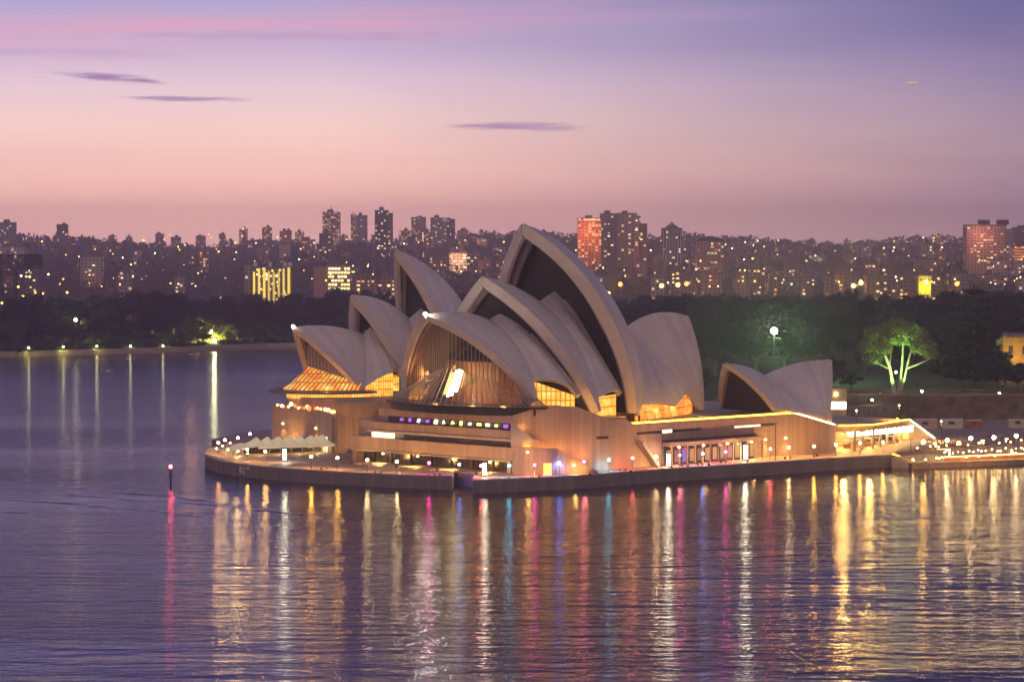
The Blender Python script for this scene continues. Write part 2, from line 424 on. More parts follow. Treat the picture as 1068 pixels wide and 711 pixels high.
# wake ripples: long low ridges crossing the harbour
def wake_mesh():
    mb = MB()
    def ridge(p0, p1, w, h, bend=0.0, n=60):
        a = Vector((*p0, 0)); b = Vector((*p1, 0)); d = (b - a).normalized(); s = Vector((-d.y, d.x, 0)); G = []
        for i in range(n + 1):
            q = i / n; fade = math.sin(math.pi * min(1, q * 1.0)) ** .6
            c = a.lerp(b, q) + s * (bend * math.sin(math.pi * q) + 1.2 * math.sin(q * 23) * .6)
            row = []
            for k in range(7):
                u = k / 6 - .5; row.append(c + s * (u * w) + Vector((0, 0, -.03 + h * fade * math.cos(math.pi * u))))
            G.append(row)
        mb.grid(G, flip=False)
    ridge(on_z(-60, 498, 0)[:2], on_z(330, 536, 0)[:2], 5, .2, 6)
    ridge(on_z(-60, 516, 0)[:2], on_z(300, 548, 0)[:2], 5, .17, 5)
    ridge(on_z(-50, 508, 0)[:2], on_z(200, 527, 0)[:2], 4, .15, 3)
    ridge(on_z(120, 517, 0)[:2], on_z(420, 551, 0)[:2], 4, .16, 4)
    for k in range(5):
        y = 560 + k * 11
        ridge(on_z(380 + k * 25, y, 0)[:2], on_z(760 + k * 30, y - 14 + k * 2, 0)[:2], 3.2, .08, -4)
    for k in range(4):
        ridge(on_z(640, 570 + k * 9, 0)[:2], on_z(1110, 540 + k * 16, 0)[:2], 3.4, .08, 5)
    return mb
o = wake_mesh().build('wake_ripples', M['water'], smooth=True); tag(o, kind='stuff')

# far terrain: one sheet rising from the harbour to the hills
def terr(x, y):
    def ip(tab, v):
        for (a, b), (c, d) in zip(tab, tab[1:]):
            if v <= c: return b + (d - b) * max(0, (v - a)) / (c - a)
        return tab[-1][1]
    z = ip([(900, 3), (1500, 7), (1700, 10), (1850, 14), (2200, 10), (2500, 18), (3000, 36), (3600, 50), (4300, 63), (5200, 72), (6500, 76), (9000, 70)], y)
    if y > 2400:
        k = min(1, (y - 2400) / 1500); u = x / y
        z += k * (7 * math.sin(u * 31 + 1.2) + 5 * math.sin(u * 77 + y * .0017) + 4 * math.sin(u * 13 - y * .0011))
        z -= k * 5
    return z
def shore_y(x):
    tab = [(-900, 1360), (-290, 1577), (-197, 1650), (-150, 1712), (-60, 1745), (0, 1700), (40, 1400), (62, 1120), (75, 985), (400, 960), (900, 960)]
    for (a, b), (c, d) in zip(tab, tab[1:]):
        if x <= c: return b + (d - b) * (x - a) / (c - a)
    return 960
mb = MB(); xs = [-1, -.75, -.5, -.35] + [-.26 + .01 * i for i in range(53)] + [.35, .5, .75, 1]
ys = [1800, 1860, 1950, 2100, 2300, 2500, 2700, 2900, 3100, 3300, 3600, 3900, 4200, 4500, 4800, 5200, 5550]
G = [[(x * y, y, terr(x * y, y)) for y in ys] for x in xs]
mb.grid(G)
M['hill'] = plain('hillside_ground', (.1, .085, .075), .95, var=.5, scale=.01)
tag(mb.build('far_hills', M['hill']), kind='structure')
# park land round the cove with its sea wall
def park_z(x, y):
    d = y - shore_y(x)
    if x > 70: return 12.3 + min(10, max(0, d - 0) * .02)
    return 2.6 + 9 * min(1, max(0, d) / 130)
xs = [-900, -700, -500, -400] + [-320 + 10 * i for i in range(40)] + [80, 82, 90, 110, 150, 200, 300, 400, 600, 900]
mb = MB(); rows = []
for x in xs:
    ys0 = shore_y(x); rows.append([(x, ys0 + (1950 - ys0) * q, park_z(x, ys0 + (1950 - ys0) * q)) for q in (0, .008, .03, .07, .15, .3, .5, .75, 1)])
mb.grid(rows)
for a, b in zip(rows, rows[1:]): mb.face([(a[0][0], a[0][1], -1), (b[0][0], b[0][1], -1), b[0], a[0]], 1)
M['lawn'] = plain('lawn', (.05, .065, .03), .95, var=.4, scale=.05)
M['stone'] = plain('sandstone', (.3, .23, .15), .85, var=.3, scale=.3)
tag(mb.build('park_ground', [M['lawn'], M['stone']]), kind='structure')
# sea wall path on the left
mb = MB(); L = [(-900, 1360), (-290, 1577), (-197, 1650), (-150, 1712), (-60, 1745), (0, 1700)]
for a, b in zip(L, L[1:]):
    mb.face([(a[0], a[1] - .5, 2.9), (b[0], b[1] - .5, 2.9), (b[0], b[1] + 6, 2.9), (a[0], a[1] + 6, 2.9)], 0)
    mb.face([(a[0], a[1] - .5, -1), (b[0], b[1] - .5, -1), (b[0], b[1] - .5, 2.9), (a[0], a[1] - .5, 2.9)], 0)
M['pale_stone'] = plain('pale_stone', (.5, .42, .3), .85, var=.2, scale=.3)
tag(mb.build('cove_path', M['pale_stone']), kind='structure')

# ------------------------------------------------------------------ broadwalk
ZB = 3.3
def gz(px, py, z=ZB):
    v = on_z(px, py, z); return (v.x, v.y)
left_out = [gz(213.5, 472.5), gz(216, 476.5), (gz(228, 480.5)), gz(247, 484), gz(270, 486.4), gz(300, 489), gz(341, 491.8), gz(411, 495.3), gz(472, 497)]
far_out = [gz(216, 469), gz(224, 466), gz(238, 462.5), (-92, 850), (-86, 880), (-60, 935), (40, 990)]
SW0 = gz(493, 501.5); SW1 = gz(929, 474.6)
poly = left_out + [gz(474, 492)] + [gz(494, 495)] + [SW0, gz(600, 496.6), gz(700, 489), gz(870, 478), SW1, (150, 900), (150, 960), (60, 985)] + far_out[::-1][1:]
mb = MB(); mb.prism(poly, -2, ZB, 0, 1)
tag(mb.build('broadwalk', [M['seawall'], M['paving']]), kind='structure')
# kerb coping along the edge
mb = MB()
def coping(pts, w=.7, h=.28):
    for a, b in zip(pts, pts[1:]):
        a = Vector((*a, ZB + .004)); b = Vector((*b, ZB + .004)); d = (b - a).normalized(); n = Vector((-d.y, d.x, 0))
        mb.prism([a, b, b + n * w, a + n * w], ZB + .004, ZB + h)
coping([far_out[1]] + [far_out[0]] + left_out); coping([SW0, gz(600, 496.6), gz(700, 489), gz(870, 478), SW1])
tag(mb.build('kerb', M['concrete']), kind='structure')
# wharf, lower, to the right
w0 = gz(951, 483, 1.6); w1 = gz(1120, 477, 1.6)
mb = MB(); mb.prism([gz(922, 477.5, 1.6), w0, w1, (240, 900), (120, 900)], -2, 1.6, 0, 1)
tag(mb.build('wharf', [M['granite_dark'], M['paving']]), kind='structure')
mb = MB()
for i in range(9):
    q = i / 8; a = Vector(on_z(930 + 22 * q, 475.5 + 7 * q, ZB - 1.7 * q)); b = a + Vector((20, 20, 0))
    mb.prism([a, a + Vector((1.1, -.2, 0)), b + Vector((1.1, -.2, 0)), b], -1, ZB - .19 * (i + 1))
tag(mb.build('wharf_steps', M['pale_stone']), kind='structure')
# upper quay behind the wharf and forecourt ground
mb = MB()
mb.prism([gz(935, 470.5, 4.2), gz(1130, 463.5, 4.2), (260, 990), (60, 990), (96, 905), (118, 845)], 0, 4.2, 0, 1)
tag(mb.build('forecourt', [M['granite_dark'], M['paving']]), kind='structure')

# ================================================================== SHELLS
class Hall:
    def __init__(s, x, y, th):
        s.o = Vector((x, y, 0)); t = R(th); s.s = Vector((math.cos(t), math.sin(t), 0)); s.w = Vector((math.sin(t), -math.cos(t), 0))
    def W(s, l): return s.o + s.s * l[0] + s.w * l[1] + Vector((0, 0, l[2]))
    def L(s, P):
        d = Vector(P) - s.o; return Vector((d.dot(s.s), d.dot(s.w), P[2]))
    def on_axis(s, px, py, w=0.0):
        r = ray(px, py); p0 = s.o + s.w * w; k = (p0 - Vector((0, 0, HC))).dot(s.w) / r.dot(s.w)
        return s.L(Vector((0, 0, HC)) + r * k)
CH = Hall(-2.7, 752.11, 46.24); TH = Hall(-54.57, 838.63, 36.46); RH = Hall(76.69, 800.94, 34.07)
def V3(t): return Vector(t)
class Shell:
    def __init__(s, F, T, B, Rr):
        s.F, s.T, s.B, s.R = V3(F), V3(T), V3(B), Rr
        a = s.T - s.F; b = s.B - s.F; n = a.cross(b); nn = n.dot(n)
        c0 = s.F + (n.cross(a) * b.dot(b) + b.cross(n) * a.dot(a)) / (2 * nn)
        r2 = (c0 - s.F).length_squared; h = math.sqrt(Rr * Rr - r2); n = n.normalized()
        c1, c2 = c0 + n * h, c0 - n * h
        s.c = c1 if c1.y + .5 * c1.z < c2.y + .5 * c2.z else c2
        rr = math.sqrt(Rr * Rr - s.c.y ** 2)
        a0 = math.atan2(s.T.z - s.c.z, s.T.x - s.c.x); a1 = math.atan2(s.B.z - s.c.z, s.B.x - s.c.x)
        if abs(a1 - a0) > math.pi: a1 += 2 * math.pi * (1 if a0 > a1 else -1)
        s.rg = lambda u: Vector((s.c.x + rr * math.cos(a0 + (a1 - a0) * u), 0, s.c.z + rr * math.sin(a0 + (a1 - a0) * u)))
    def P(s, u, v, inset=0.0):
        a = (s.F - s.c) / s.R; b = (s.rg(u) - s.c) / s.R; w = math.acos(max(-1, min(1, a.dot(b))))
        d = (a * math.sin((1 - v) * w) + b * math.sin(v * w)) / math.sin(w)
        return s.c + d * (s.R - inset)
    def radial(s, p): return (p - s.c).normalized()
def mir(p): return Vector((p[0], -p[1], p[2]))
def shell_mesh(H, sh, v0=.04, th=1.0, nu=14, nv=26):
    mb = MB()
    for sd in (1, -1):
        f = (lambda p: H.W(p)) if sd == 1 else (lambda p: H.W(mir(p)))
        vs = [v0 + (1 - v0) * j / nv for j in range(nv + 1)]
        us = [i / nu for i in range(nu + 1)]
        O = [[f(sh.P(u, v)) for v in vs] for u in us]
        def inn(u, v):
            q = sh.P(u, v, th)
            if q.y < 0: q.y = 0
            return f(q)
        I = [[inn(u, v) for v in vs] for u in us]
        uvf = lambda i, j: (us[i], vs[j])
        mb.grid(O, 0, uvf, flip=(sd == -1)); mb.grid(I, 1, uvf, flip=(sd == 1))
        for G in ((O[0], I[0]), (O[-1], I[-1])):
            for j in range(nv): mb.face([G[0][j], G[0][j + 1], G[1][j + 1], G[1][j]], 2)
        for i in range(nu): mb.face([O[i][0], O[i + 1][0], I[i + 1][0], I[i][0]], 2)
    return mb
def rim_mesh(H, sh, u=0.0, depth=(2.6, 3.0, 2.2), fwd=.7, back=.7, lift=.12, v0=.03, n=26):
    """stone edge beam running up both sides of a shell's mouth"""
    mb = MB()
    for sd in (1, -1):
        rings = []
        for j in range(n + 1):
            v = v0 + (1 - v0) * j / n; p = sh.P(u, v); r = sh.radial(p)
            p2 = sh.P(u, min(1, v + .01)); p1 = sh.P(u, v - .01); tg = (p2 - p1).normalized() if v < .995 else (p - p1).normalized()
            b = tg.cross(r).normalized()
            q = sh.P(min(1, u + .05), v)
            if (q - p).dot(b) > 0: b = -b
            dp = depth[2] + (depth[1] - depth[2]) * min(1, v * 2.2) if v < .5 else depth[1] + (depth[0] - depth[1]) * (v - .5) * 2
            ring = [p + r * lift - b * back, p + r * lift + b * fwd, p - r * dp + b * fwd * .4, p - r * dp - b * back]
            for k in ring:
                if k.y < .02: k.y = 0.0
            rings.append([H.W(k) if sd == 1 else H.W(mir(k)) for k in ring])
        for a, b2 in zip(rings, rings[1:]):
            for k in range(4):
                q = [a[k], a[(k + 1) % 4], b2[(k + 1) % 4], b2[k]]; mb.face(q if sd == 1 else q[::-1])
        mb.face(rings[0]); mb.face(rings[-1])
    return mb
def mouth_mesh(H, sh, u=.12, inset=1.2, v0=.03, n=22, nx=10):
    G = []
    for j in range(n + 1):
        v = v0 + (.985 - v0) * j / n; p = sh.P(u, v, inset); p.y = max(0.02, p.y)
        a, b = H.W(p), H.W(mir(p)); G.append([(a.lerp(b, i / nx), (i / nx - .5) * 2 * p.y, p.z) for i in range(nx + 1)])
    mb = MB()
    for j in range(n):
        for i in range(nx):
            q = [G[j][i], G[j][i + 1], G[j + 1][i + 1], G[j + 1][i]]
            mb.face([k[0] for k in q], 0, [(k[1], k[2]) for k in q])
    return mb
def coons(lef, rig, bot, top, nu=12, nv=16):
    """lef/rig(v), bot/top(u) -> grid of local points"""
    G = []
    for i in range(nu + 1):
        u = i / nu; row = []
        for j in range(nv + 1):
            v = j / nv
            row.append(lef(v) * (1 - u) + rig(v) * u + bot(u) * (1 - v) + top(u) * v
                       - (bot(0) * (1 - u) * (1 - v) + bot(1) * u * (1 - v) + top(0) * (1 - u) * v + top(1) * u * v))
        G.append(row)
    return G
def polyf(pts):
    pts = [V3(p) for p in pts]; n = len(pts) - 1
    def f(u):
        k = min(n - 1, int(u * n)); return pts[k].lerp(pts[k + 1], u * n - k)
    return f
def patch_mesh(H, G, th=.8, bulge=0.0):
    mb = MB(); nu = len(G) - 1; nv = len(G[0]) - 1
    if bulge:
        for i in range(nu + 1):
            for j in range(nv + 1):
                u, v = i / nu, j / nv; G[i][j] = G[i][j] + Vector((0, bulge * 4 * u * (1 - u) * (1 - v) * 1.0, bulge * .8 * 4 * u * (1 - u) * (1 - v)))
    for sd in (1, -1):
        f = (lambda p: H.W(p)) if sd == 1 else (lambda p: H.W(mir(p)))
        O = [[f(p) for p in r] for r in G]; I = [[f(p + Vector((0, -min(th, abs(p.y)), -th * .6))) for p in r] for r in G]
        uvf = lambda i, j: (i / nu * .6, j / nv)
        mb.grid(O, 0, uvf, flip=(sd == -1)); mb.grid(I, 1, uvf, flip=(sd == 1))
        for j in range(nv):
            mb.face([O[0][j], O[0][j + 1], I[0][j + 1], I[0][j]], 2); mb.face([O[-1][j], O[-1][j + 1], I[-1][j + 1], I[-1][j]], 2)
        for i in range(nu): mb.face([O[i][0], O[i + 1][0], I[i + 1][0], I[i][0]], 2)
    return mb
def edge_beam(H, pts, root, w=1.1, d=1.6):
    """straight edge beam on both sides along local points"""
    for sd in (1, -1):
        mb = MB(); P = [H.W(p if sd == 1 else mir(p)) for p in pts]
        for a, b in zip(P, P[1:]): mb.bar(a, b, w, h=d)
        mb.build('edge_beam', M['concrete'], root)
def infill(H, bot, top, mat, root, inset=1.0, n=14):
    """lit glass between the bottom edge of a side shell and the podium, both sides"""
    for sd in (1, -1):
        mb = MB()
        for i in range(n):
            q = []
            for u, f in ((i / n, bot), ((i + 1) / n, bot), ((i + 1) / n, top), (i / n, top)):
                p = Vector(f(u)); p.y -= inset; q.append((H.W(p if sd == 1 else mir(p)), p.x, p.z))
            mb.face([k[0] for k in q], 0, [(k[1], k[2]) for k in q])
        mb.build('glass_infill', mat, root)

def main_shell(root, H, sh, label=None, rim=True, mouth=True, inner=True, depth=(2.6, 3.0, 2.2), v0=.04):
    o = shell_mesh(H, sh, v0).build('shell', [M['tile'], M['ribs'], M['concrete']], root, smooth=True)
    if label: o['label'] = label
    if rim: rim_mesh(H, sh, 0.0, depth).build('edge_beam', M['rim'], o, smooth=True)
    if inner: rim_mesh(H, sh, .07, tuple(d * 1.25 for d in depth), .4, .6, -1.0).build('inner_rib', M['concrete_in'], o, smooth=True)
    if mouth: mouth_mesh(H, sh, .13).build('mouth_glazing', M['mouth_glass'], root)
    return o
def side_shell(root, H, lef, rig, bot, top, zp=None, lit='lit_gold', bulge=2.0, inset=1.2, rim=True):
    G = coons(lef, rig, bot, top)
    o = patch_mesh(H, G, bulge=bulge).build('side_shell', [M['tile'], M['ribs'], M['concrete']], root, smooth=True)
    if rim: edge_beam(H, [G[-1][j] for j in range(0, len(G[-1]), 2)], o)
    if zp is not None:
        infill(H, lambda u: Vector((bot(u).x, bot(u).y, zp(u))), bot, M[lit], root, inset)
    return o

# ---- concert hall
concert = thing('concert_hall', 'largest cluster of tall pale tiled sail shells, nearest the camera, on the pink stone podium', 'concert hall', CH.W((20, 0, 15)))
A1 = Shell((-12.5, 25.4, 21.2), (-28.6, 0, 44.3), (-3.6, 0, 42.1), 51.23)
A2 = Shell((4.0, 32.8, 17.5), (-7.0, 0, 54.1), (14.9, 0, 47.3), 73.97)
A3 = Shell((24.0, 27.7, 15.4), (8.4, 0, 68.3), (48, 0, 38), 60.0)
A4 = Shell((70.7, 11.4, 14.5), (77.4, 0, 42.1), (48, 0, 38), 65.22)
main_shell(concert, CH, A1, 'low front shell lit warm round its wide glazed mouth', mouth=False, depth=(1.6, 2.0, 1.6))
main_shell(concert, CH, A2, 'second shell, of middle height')
main_shell(concert, CH, A3, 'tallest pointed shell with a dark glazed mouth', depth=(3.0, 3.6, 2.4))
main_shell(concert, CH, A4, 'rear shell turned the other way with its broad back showing', mouth=True)
L1 = CH.on_axis(530, 316.5); L2 = CH.on_axis(582, 301)
def line(a, b): a = V3(a); b = V3(b); return lambda u: a.lerp(b, u)
g1 = CH.on_axis(573, 407, 25.0); g1b = CH.on_axis(603, 412.5, 29.5)
side_shell(concert, CH, lambda v: A1.P(1, .22 + .78 * v), line(g1b, L1), lambda u: A1.P(1, .22).lerp(g1b, u) , line(A1.B, L1), lambda u: 18.5, 'lit_gold')
g2 = CH.on_axis(646, 411, 25.5)
side_shell(concert, CH, lambda v: A2.P(1, .13 + .87 * v), line(g2, L2), lambda u: A2.P(1, .13).lerp(g2, u), line(A2.B, L2), lambda u: 15.0, 'lit_gold')
m0 = CH.on_axis(706, 422, 17.5); a0 = A3.P(1, .17); top_b = A3.B
k1 = CH.on_axis(716, 410, 15.0); e0 = A4.P(1, .12)
mid = lambda v: m0.lerp(V3(top_b), v) + Vector((0, 3.0 * math.sin(math.pi * v), 1.5 * math.sin(math.pi * v)))
side_shell(concert, CH, lambda v: A3.P(1, .17 + .83 * v), mid, line(a0, m0), lambda u: V3(top_b), lambda u: 14.6, 'lit_orange', bulge=.5, rim=False, inset=.8)
side_shell(concert, CH, mid, lambda v: A4.P(1, .12 + .88 * v), polyf([m0, k1, e0]), lambda u: V3(top_b), lambda u: 14.6, 'lit_orange', bulge=.3, rim=False, inset=.8)
# glass triangle right behind the tallest shell's foot
def tri_infill(H, sh, u0, v1, zb, mat, root):
    for sd in (1, -1):
        n = 8; mb = MB()
        for i in range(n):
            q = []
            for k, tp in ((i, 0), (i + 1, 0), (i + 1, 1), (i, 1)):
                p = sh.P(1, .04 + (v1 - .04) * k / n, 1.2); z = p.z if tp else zb
                q.append((H.W((p.x, p.y if sd == 1 else -p.y, z)), p.x, z))
            mb.face([a[0] for a in q], 0, [(a[1], a[2]) for a in q])
        mb.build('glass_infill', M[mat], root)
tri_infill(CH, A3, 1, .17, 14.6, 'lit_orange', concert); tri_infill(CH, A1, 1, .22, 18.5, 'lit_gold', concert); tri_infill(CH, A2, 1, .13, 15, 'lit_gold', concert)

# ---- glazed noses
def sphere_z(sh, t, w, inset=1.2):
    q = (sh.R - inset) ** 2 - (t - sh.c.x) ** 2 - (abs(w) - sh.c.y) ** 2
    return sh.c.z + math.sqrt(max(q, 1))
def nose(root, H, sh, tn, foot, zk, ring, zr, lit=None, skirt_lit=None, n=22, hi=(0, 0)):
    """upright glass under the shell that kinks at zk and splays out to a ring: bars and panes"""
    bars = MB(); up = MB(); low = MB()
    for sd in (1, -1):
        prev = None
        for i in range(n + 1):
            q = i / n; p = Vector((tn + (foot[0] - tn) * q, foot[1] * q, 0))
            zt = max(zk(q) + .05, sphere_z(sh, p.x, p.y) - .3); rg = ring(q)
            top = H.W((p.x, sd * p.y, zt)); kn = H.W((p.x, sd * p.y, zk(q))); bt = H.W((rg[0], sd * rg[1], zr(q)))
            if sd == 1 or i > 0:
                bars.bar(top, kn, .13, h=.22); bars.bar(kn, bt, .13, h=.22)
            if prev:
                L0, L1_ = (i - 1) * 1.2, i * 1.2
                up.face([prev[1], kn, top, prev[0]] if sd == 1 else [prev[1], kn, top, prev[0]][::-1], 0, [(L0, zk(q)), (L1_, zk(q)), (L1_, zt), (L0, zt)])
                low.face([prev[2], bt, kn, prev[1]] if sd == 1 else [prev[2], bt, kn, prev[1]][::-1], 1 if (sd == 1 and hi[0] <= i < hi[1]) else 0, [(L0, zr(q)), (L1_, zr(q)), (L1_, zk(q)), (L0, zk(q))])
                for f in (.0, .33, .66):
                    bars.bar(prev[1].lerp(prev[2], f), kn.lerp(bt, f), .09)
            prev = (top, kn, bt)
    bars.build('glazing_bars', M['nosebar'], root); up.build('upper_glazing', lit or M['glass'], root); low.build('lower_glazing', [skirt_lit or M['glass'], M['bright_pane']], root)
M['nosebar'] = plain('pale_bar', (.5, .42, .32), .5, var=.1)
M['bright_pane'] = emit('bright_pane', (1, .8, .45), 9)
M['skirt_glass'] = glass_mat('skirt_glass', (.16, .13, .11), .45, .2)
nose(concert, CH, A1, -20.6, (-12.6, 24.2), lambda q: 30.2 - 7.2 * q ** 1.3, lambda q: (-26.0 + 13.2 * q ** 1.6, 28.5 * math.sin(q * math.pi / 2)), lambda q: 20.6,
     skirt_lit=M['skirt_glass'], hi=(0, 0))
# inner foyer: timber hall wall, floor and lights
mb = MB(); pts = [(-7.5, -14.5), (-11, -9.5), (-13.5, 0), (-11, 9.5), (-7.5, 14.5)]
mb.prism([CH.W((a, b, 0)) for a, b in pts] + [CH.W((-5, 12, 0)), CH.W((-5, -12, 0))], 19.5, 31.5)
mb.build('timber_drum', M['timber_ribs'] if 'timber_ribs' in M else M['wood'], concert)
# bright window on the foyer's front
def bw(f0, f1, g0, g1, e, col):
    """lit panes set just behind the splayed glass (f along the front, g down the slope)"""
    A, B_, C_, D_ = (-19.7, .6, 29.9), (-17.6, 8.4, 29.2), (-21.0, 10.5, 22.4), (-24.0, .8, 22.4)
    def P(f, g): u0 = V3(A).lerp(V3(B_), f); u1 = V3(D_).lerp(V3(C_), f); return CH.W(u0.lerp(u1, g) + Vector((.25, 0, 0)))
    mb = MB(); mb.face([P(f0, g1), P(f1, g1), P(f1, g0), P(f0, g0)]); mb.build('lit_pane', emit('lit_pane', col, e), concert)
for f0, f1, g0, g1, e in ((.0, .1, .12, .9, 5), (.12, .2, .04, .97, 46), (.22, .3, .0, .93, 52), (.32, .41, .03, .8, 26), (.43, .52, .08, .65, 2.6), (.54, .64, .15, .55, 1.4), (.66, .76, .2, .5, .9), (.78, .88, .25, .5, .6), (.0, .1, -.12, .06, 1.5)):
    bw(f0, f1, g0, g1, e, (1, .86, .52) if e > 5 else (1, .6, .2))
for q in ((-17.5, 6, 23), (-15, 15, 22.3), (-17.5, -8, 23)):
    lamp(concert, CH.W(q), (1, .5, .14), 1100, .6)
lamp(concert, CH.W((-17, -14, 28)), (1, .42, .14), 800, .6)
# eave ring under the glass
def ring_prism(H, pts, z0, z1, mat, name, root, mt=None):
    mb = MB(); mb.prism([H.W((a, b, 0)) for a, b in pts], z0, z1, 0); return mb.build(name, mat, root)
rp = [(-26.4 + 13.4 * abs(q) ** 1.6, 29.0 * math.sin(q * math.pi / 2)) for q in [i / 12 for i in range(-12, 13)]] + [(0, 24), (0, -24)]
ring_prism(CH, rp, 20.0, 20.5, M['bronze'], 'eave_ring', concert)
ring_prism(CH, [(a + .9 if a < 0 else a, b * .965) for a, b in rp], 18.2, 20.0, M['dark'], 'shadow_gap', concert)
# tip floodlamps
def tip_lamp(root, H, sh, power=90):
    mb = MB(); p = H.W(sh.T) + Vector((-.3, -.3, .25)); mb.ball(p, .42, nu=8, nv=6)
    mb.build('tip_light', emit('tip_light', (1, .93, .8), power), root)
tip_lamp(concert, CH, A1, 900)

# added point lamps outside the glass, for golden foyer light on shells' feet
for q in ((-7, 28, 19.6), (-1, 31, 19.4), (13, 32.5, 18.0), (19, 31, 17.2), (34, 27, 16.4), (42, 26, 16.4), (52, 22, 16.4), (62, 18, 16.4)):
    lamp(concert, CH.W(q), (1, .52, .1), 420, .5)
# ---- opera theatre
theatre = thing('opera_theatre', 'smaller cluster of sail shells behind and left of the tallest ones', 'theatre', TH.W((20, 0, 15)))
J1 = Shell((2.5, 14.6, 18.7), (-13.2, 0, 38.2), (12, 0, 35.5), 73.43)
J2 = Shell((17.8, 13.7, 22.7), (7.8, 0, 47.6), (28.6, 0, 40.2), 41.32)
J3 = Shell((37.5, 14.5, 17.5), (23.8, 0, 61.3), (52, 0, 40), 67.1)
J4 = Shell((70, 8, 16), (76, 0, 38), (52, 0, 36), 60)
main_shell(theatre, TH, J1, 'lowest shell over the glowing restaurant-like foyer', mouth=False, depth=(1.4, 1.9, 1.4))
theatre.children[0]['label'] = 'lowest shell over the orange glowing foyer'
main_shell(theatre, TH, J2, 'second shell, of middle height'); main_shell(theatre, TH, J3, 'tallest of these shells with a narrow dark mouth', depth=(2.2, 2.6, 2))
main_shell(theatre, TH, J4)
l1 = TH.on_axis(388, 338); l2 = TH.on_axis(447, 314.6)
h1 = Vector((14.5, 13, 25)); h2 = Vector((33, 13.5, 23))
side_shell(theatre, TH, lambda v: J1.P(1, .1 + .9 * v), line(h1, l1), line(J1.P(1, .1), h1), line(J1.B, l1), lambda u: 17.3, 'lit_gold', bulge=1)
side_shell(theatre, TH, lambda v: J2.P(1, .1 + .9 * v), line(h2, l2), line(J2.P(1, .1), h2), line(J2.B, l2), lambda u: 17.3, 'lit_gold', bulge=1)
side_shell(theatre, TH, lambda v: J3.P(1, .1 + .9 * v), lambda v: J4.P(1, .1 + .9 * v), line(J3.P(1, .1), J4.P(1, .1)), line(J3.B, J4.B), lambda u: 17.3, 'lit_gold', bulge=1, rim=False)
M['cone_lit'] = lit_glass('cone_lit_glass', (.75, .1, .015), (1, .4, .04), (1, .65, .2), 1.5, 1.2)
M['up_glass'] = plain('grey_pink_glass', (.22, .15, .14), .4, var=.2, scale=.4)
nose(theatre, TH, J1, -8.2, (2.2, 13.4), lambda q: 26.4 - 5 * q, lambda q: (-15.5 + 15.5 * q ** 1.5, 15.2 * math.sin(q * math.pi / 2)), lambda q: 19.6,
     lit=M['up_glass'], skirt_lit=M['cone_lit'], n=16)
def rpT(k): return [(-19.5 * k + 20 * abs(q) ** 1.7, 18.5 * k * math.sin(q * math.pi / 2)) for q in [i / 12 for i in range(-12, 13)]]
ring_prism(TH, rpT(1) + [(6, 16), (6, -16)], 18.6, 19.2, M['roof'], 'eave_plate', theatre)
ring_prism(TH, [(a + 3, b * .8) for a, b in rpT(.9)] + [(6, 12), (6, -12)], 16.8, 18.6, M['lit_gold'], 'foyer_band', theatre)
tip_lamp(theatre, TH, J1, 70)
lamp(theatre, TH.W((-9, 12, 20.6)), (1, .55, .12), 500, .5)
# ---- restaurant
rest = thing('restaurant_hall', 'pair of small sail shells back to back beside the monumental steps', 'restaurant', RH.W((0, 0, 14.7)))
R1 = Shell((-10.7, 12.9, 15.4), (-19.3, 0, 29.0), (-5.1, 0, 25.4), 33.28); R2 = Shell((5.2, 15.8, 13.1), (19.4, 0, 29.2), (-5.1, 0, 25.4), 75.73)
main_shell(rest, RH, R1, 'front shell with a dark open mouth', depth=(1.1, 1.4, 1.1)); main_shell(rest, RH, R2, 'rear shell with a blunt upright edge', depth=(1.2, 1.5, 1.2), mouth=False)
side_shell(rest, RH, lambda v: R1.P(1, .06 + .94 * v), lambda v: R2.P(1, .02 + .98 * v), line(R1.P(1, .06), R2.P(1, .02)), lambda u: R1.B, None, bulge=.6, rim=False)

# ================================================================== PODIUM
P0 = Vector((0, 721, 0)); P1 = Vector((12.2, 723.5, 0)); P2 = Vector((25.5, 731, 0)); P3 = Vector((32.6, 741, 0)); P4 = Vector((80, 788, 0)); P5 = Vector((93, 801, 0))
fd = Vector((-.7, .714, 0)).normalized(); fb = Vector((fd.y, -fd.x, 0))     # along the north front (to the left), and into the building
NL = P0 + fd * 64
podium = thing('podium', 'stepped pink granite podium carrying all the sail shells above the promenade', 'podium', (40, 780, ZB))
S3 = fb * 3.2
def pr(name, poly, z0, z1, mat, root=None, z1s=None, mt=None):
    mb = MB(); mb.prism(poly, z0, z1, 0, 1 if mt else None, z1s)
    return mb.build(name, [M[mat], M[mt]] if mt else M[mat], root if root is not None else podium)
core = [P0 + S3, P1 + Vector((.5, .6, 0)), P2 + Vector((-.4, 1, 0)), P3 + Vector((-.4, .9, 0)), P4 + Vector((-.5, .9, 0)), P5 + Vector((-.5, 1, 0)), Vector((70, 850, 0)), Vector((20, 905, 0)), NL + fb * 60, NL + S3]
pr('core_block', core, ZB, 14.5, 'granite', mt='paving')
up = [P0 + S3 + fd * 1, P1 + Vector((.3, .8, 0)), P2 + Vector((-.6, 1.2, 0)), Vector((30.5, 739.5, 0)), Vector((22, 752, 0)), Vector((-5, 782, 0)), P0 + fd * 51 + fb * 14, P0 + fd * 51 + S3]
pr('upper_block', up, 14.5, 17.0, 'granite', mt='paving')
pr('terrace_block', [P0 + S3 * 1.2 + fd * 2, P1 + Vector((.3, 1.4, 0)), Vector((19, 733, 0)), Vector((12, 750, 0)), Vector((-12, 770, 0)), P0 + fd * 49 + fb * 12, P0 + fd * 49 + S3 * 1.2], 17.0, 18.3, 'granite', mt='paving')
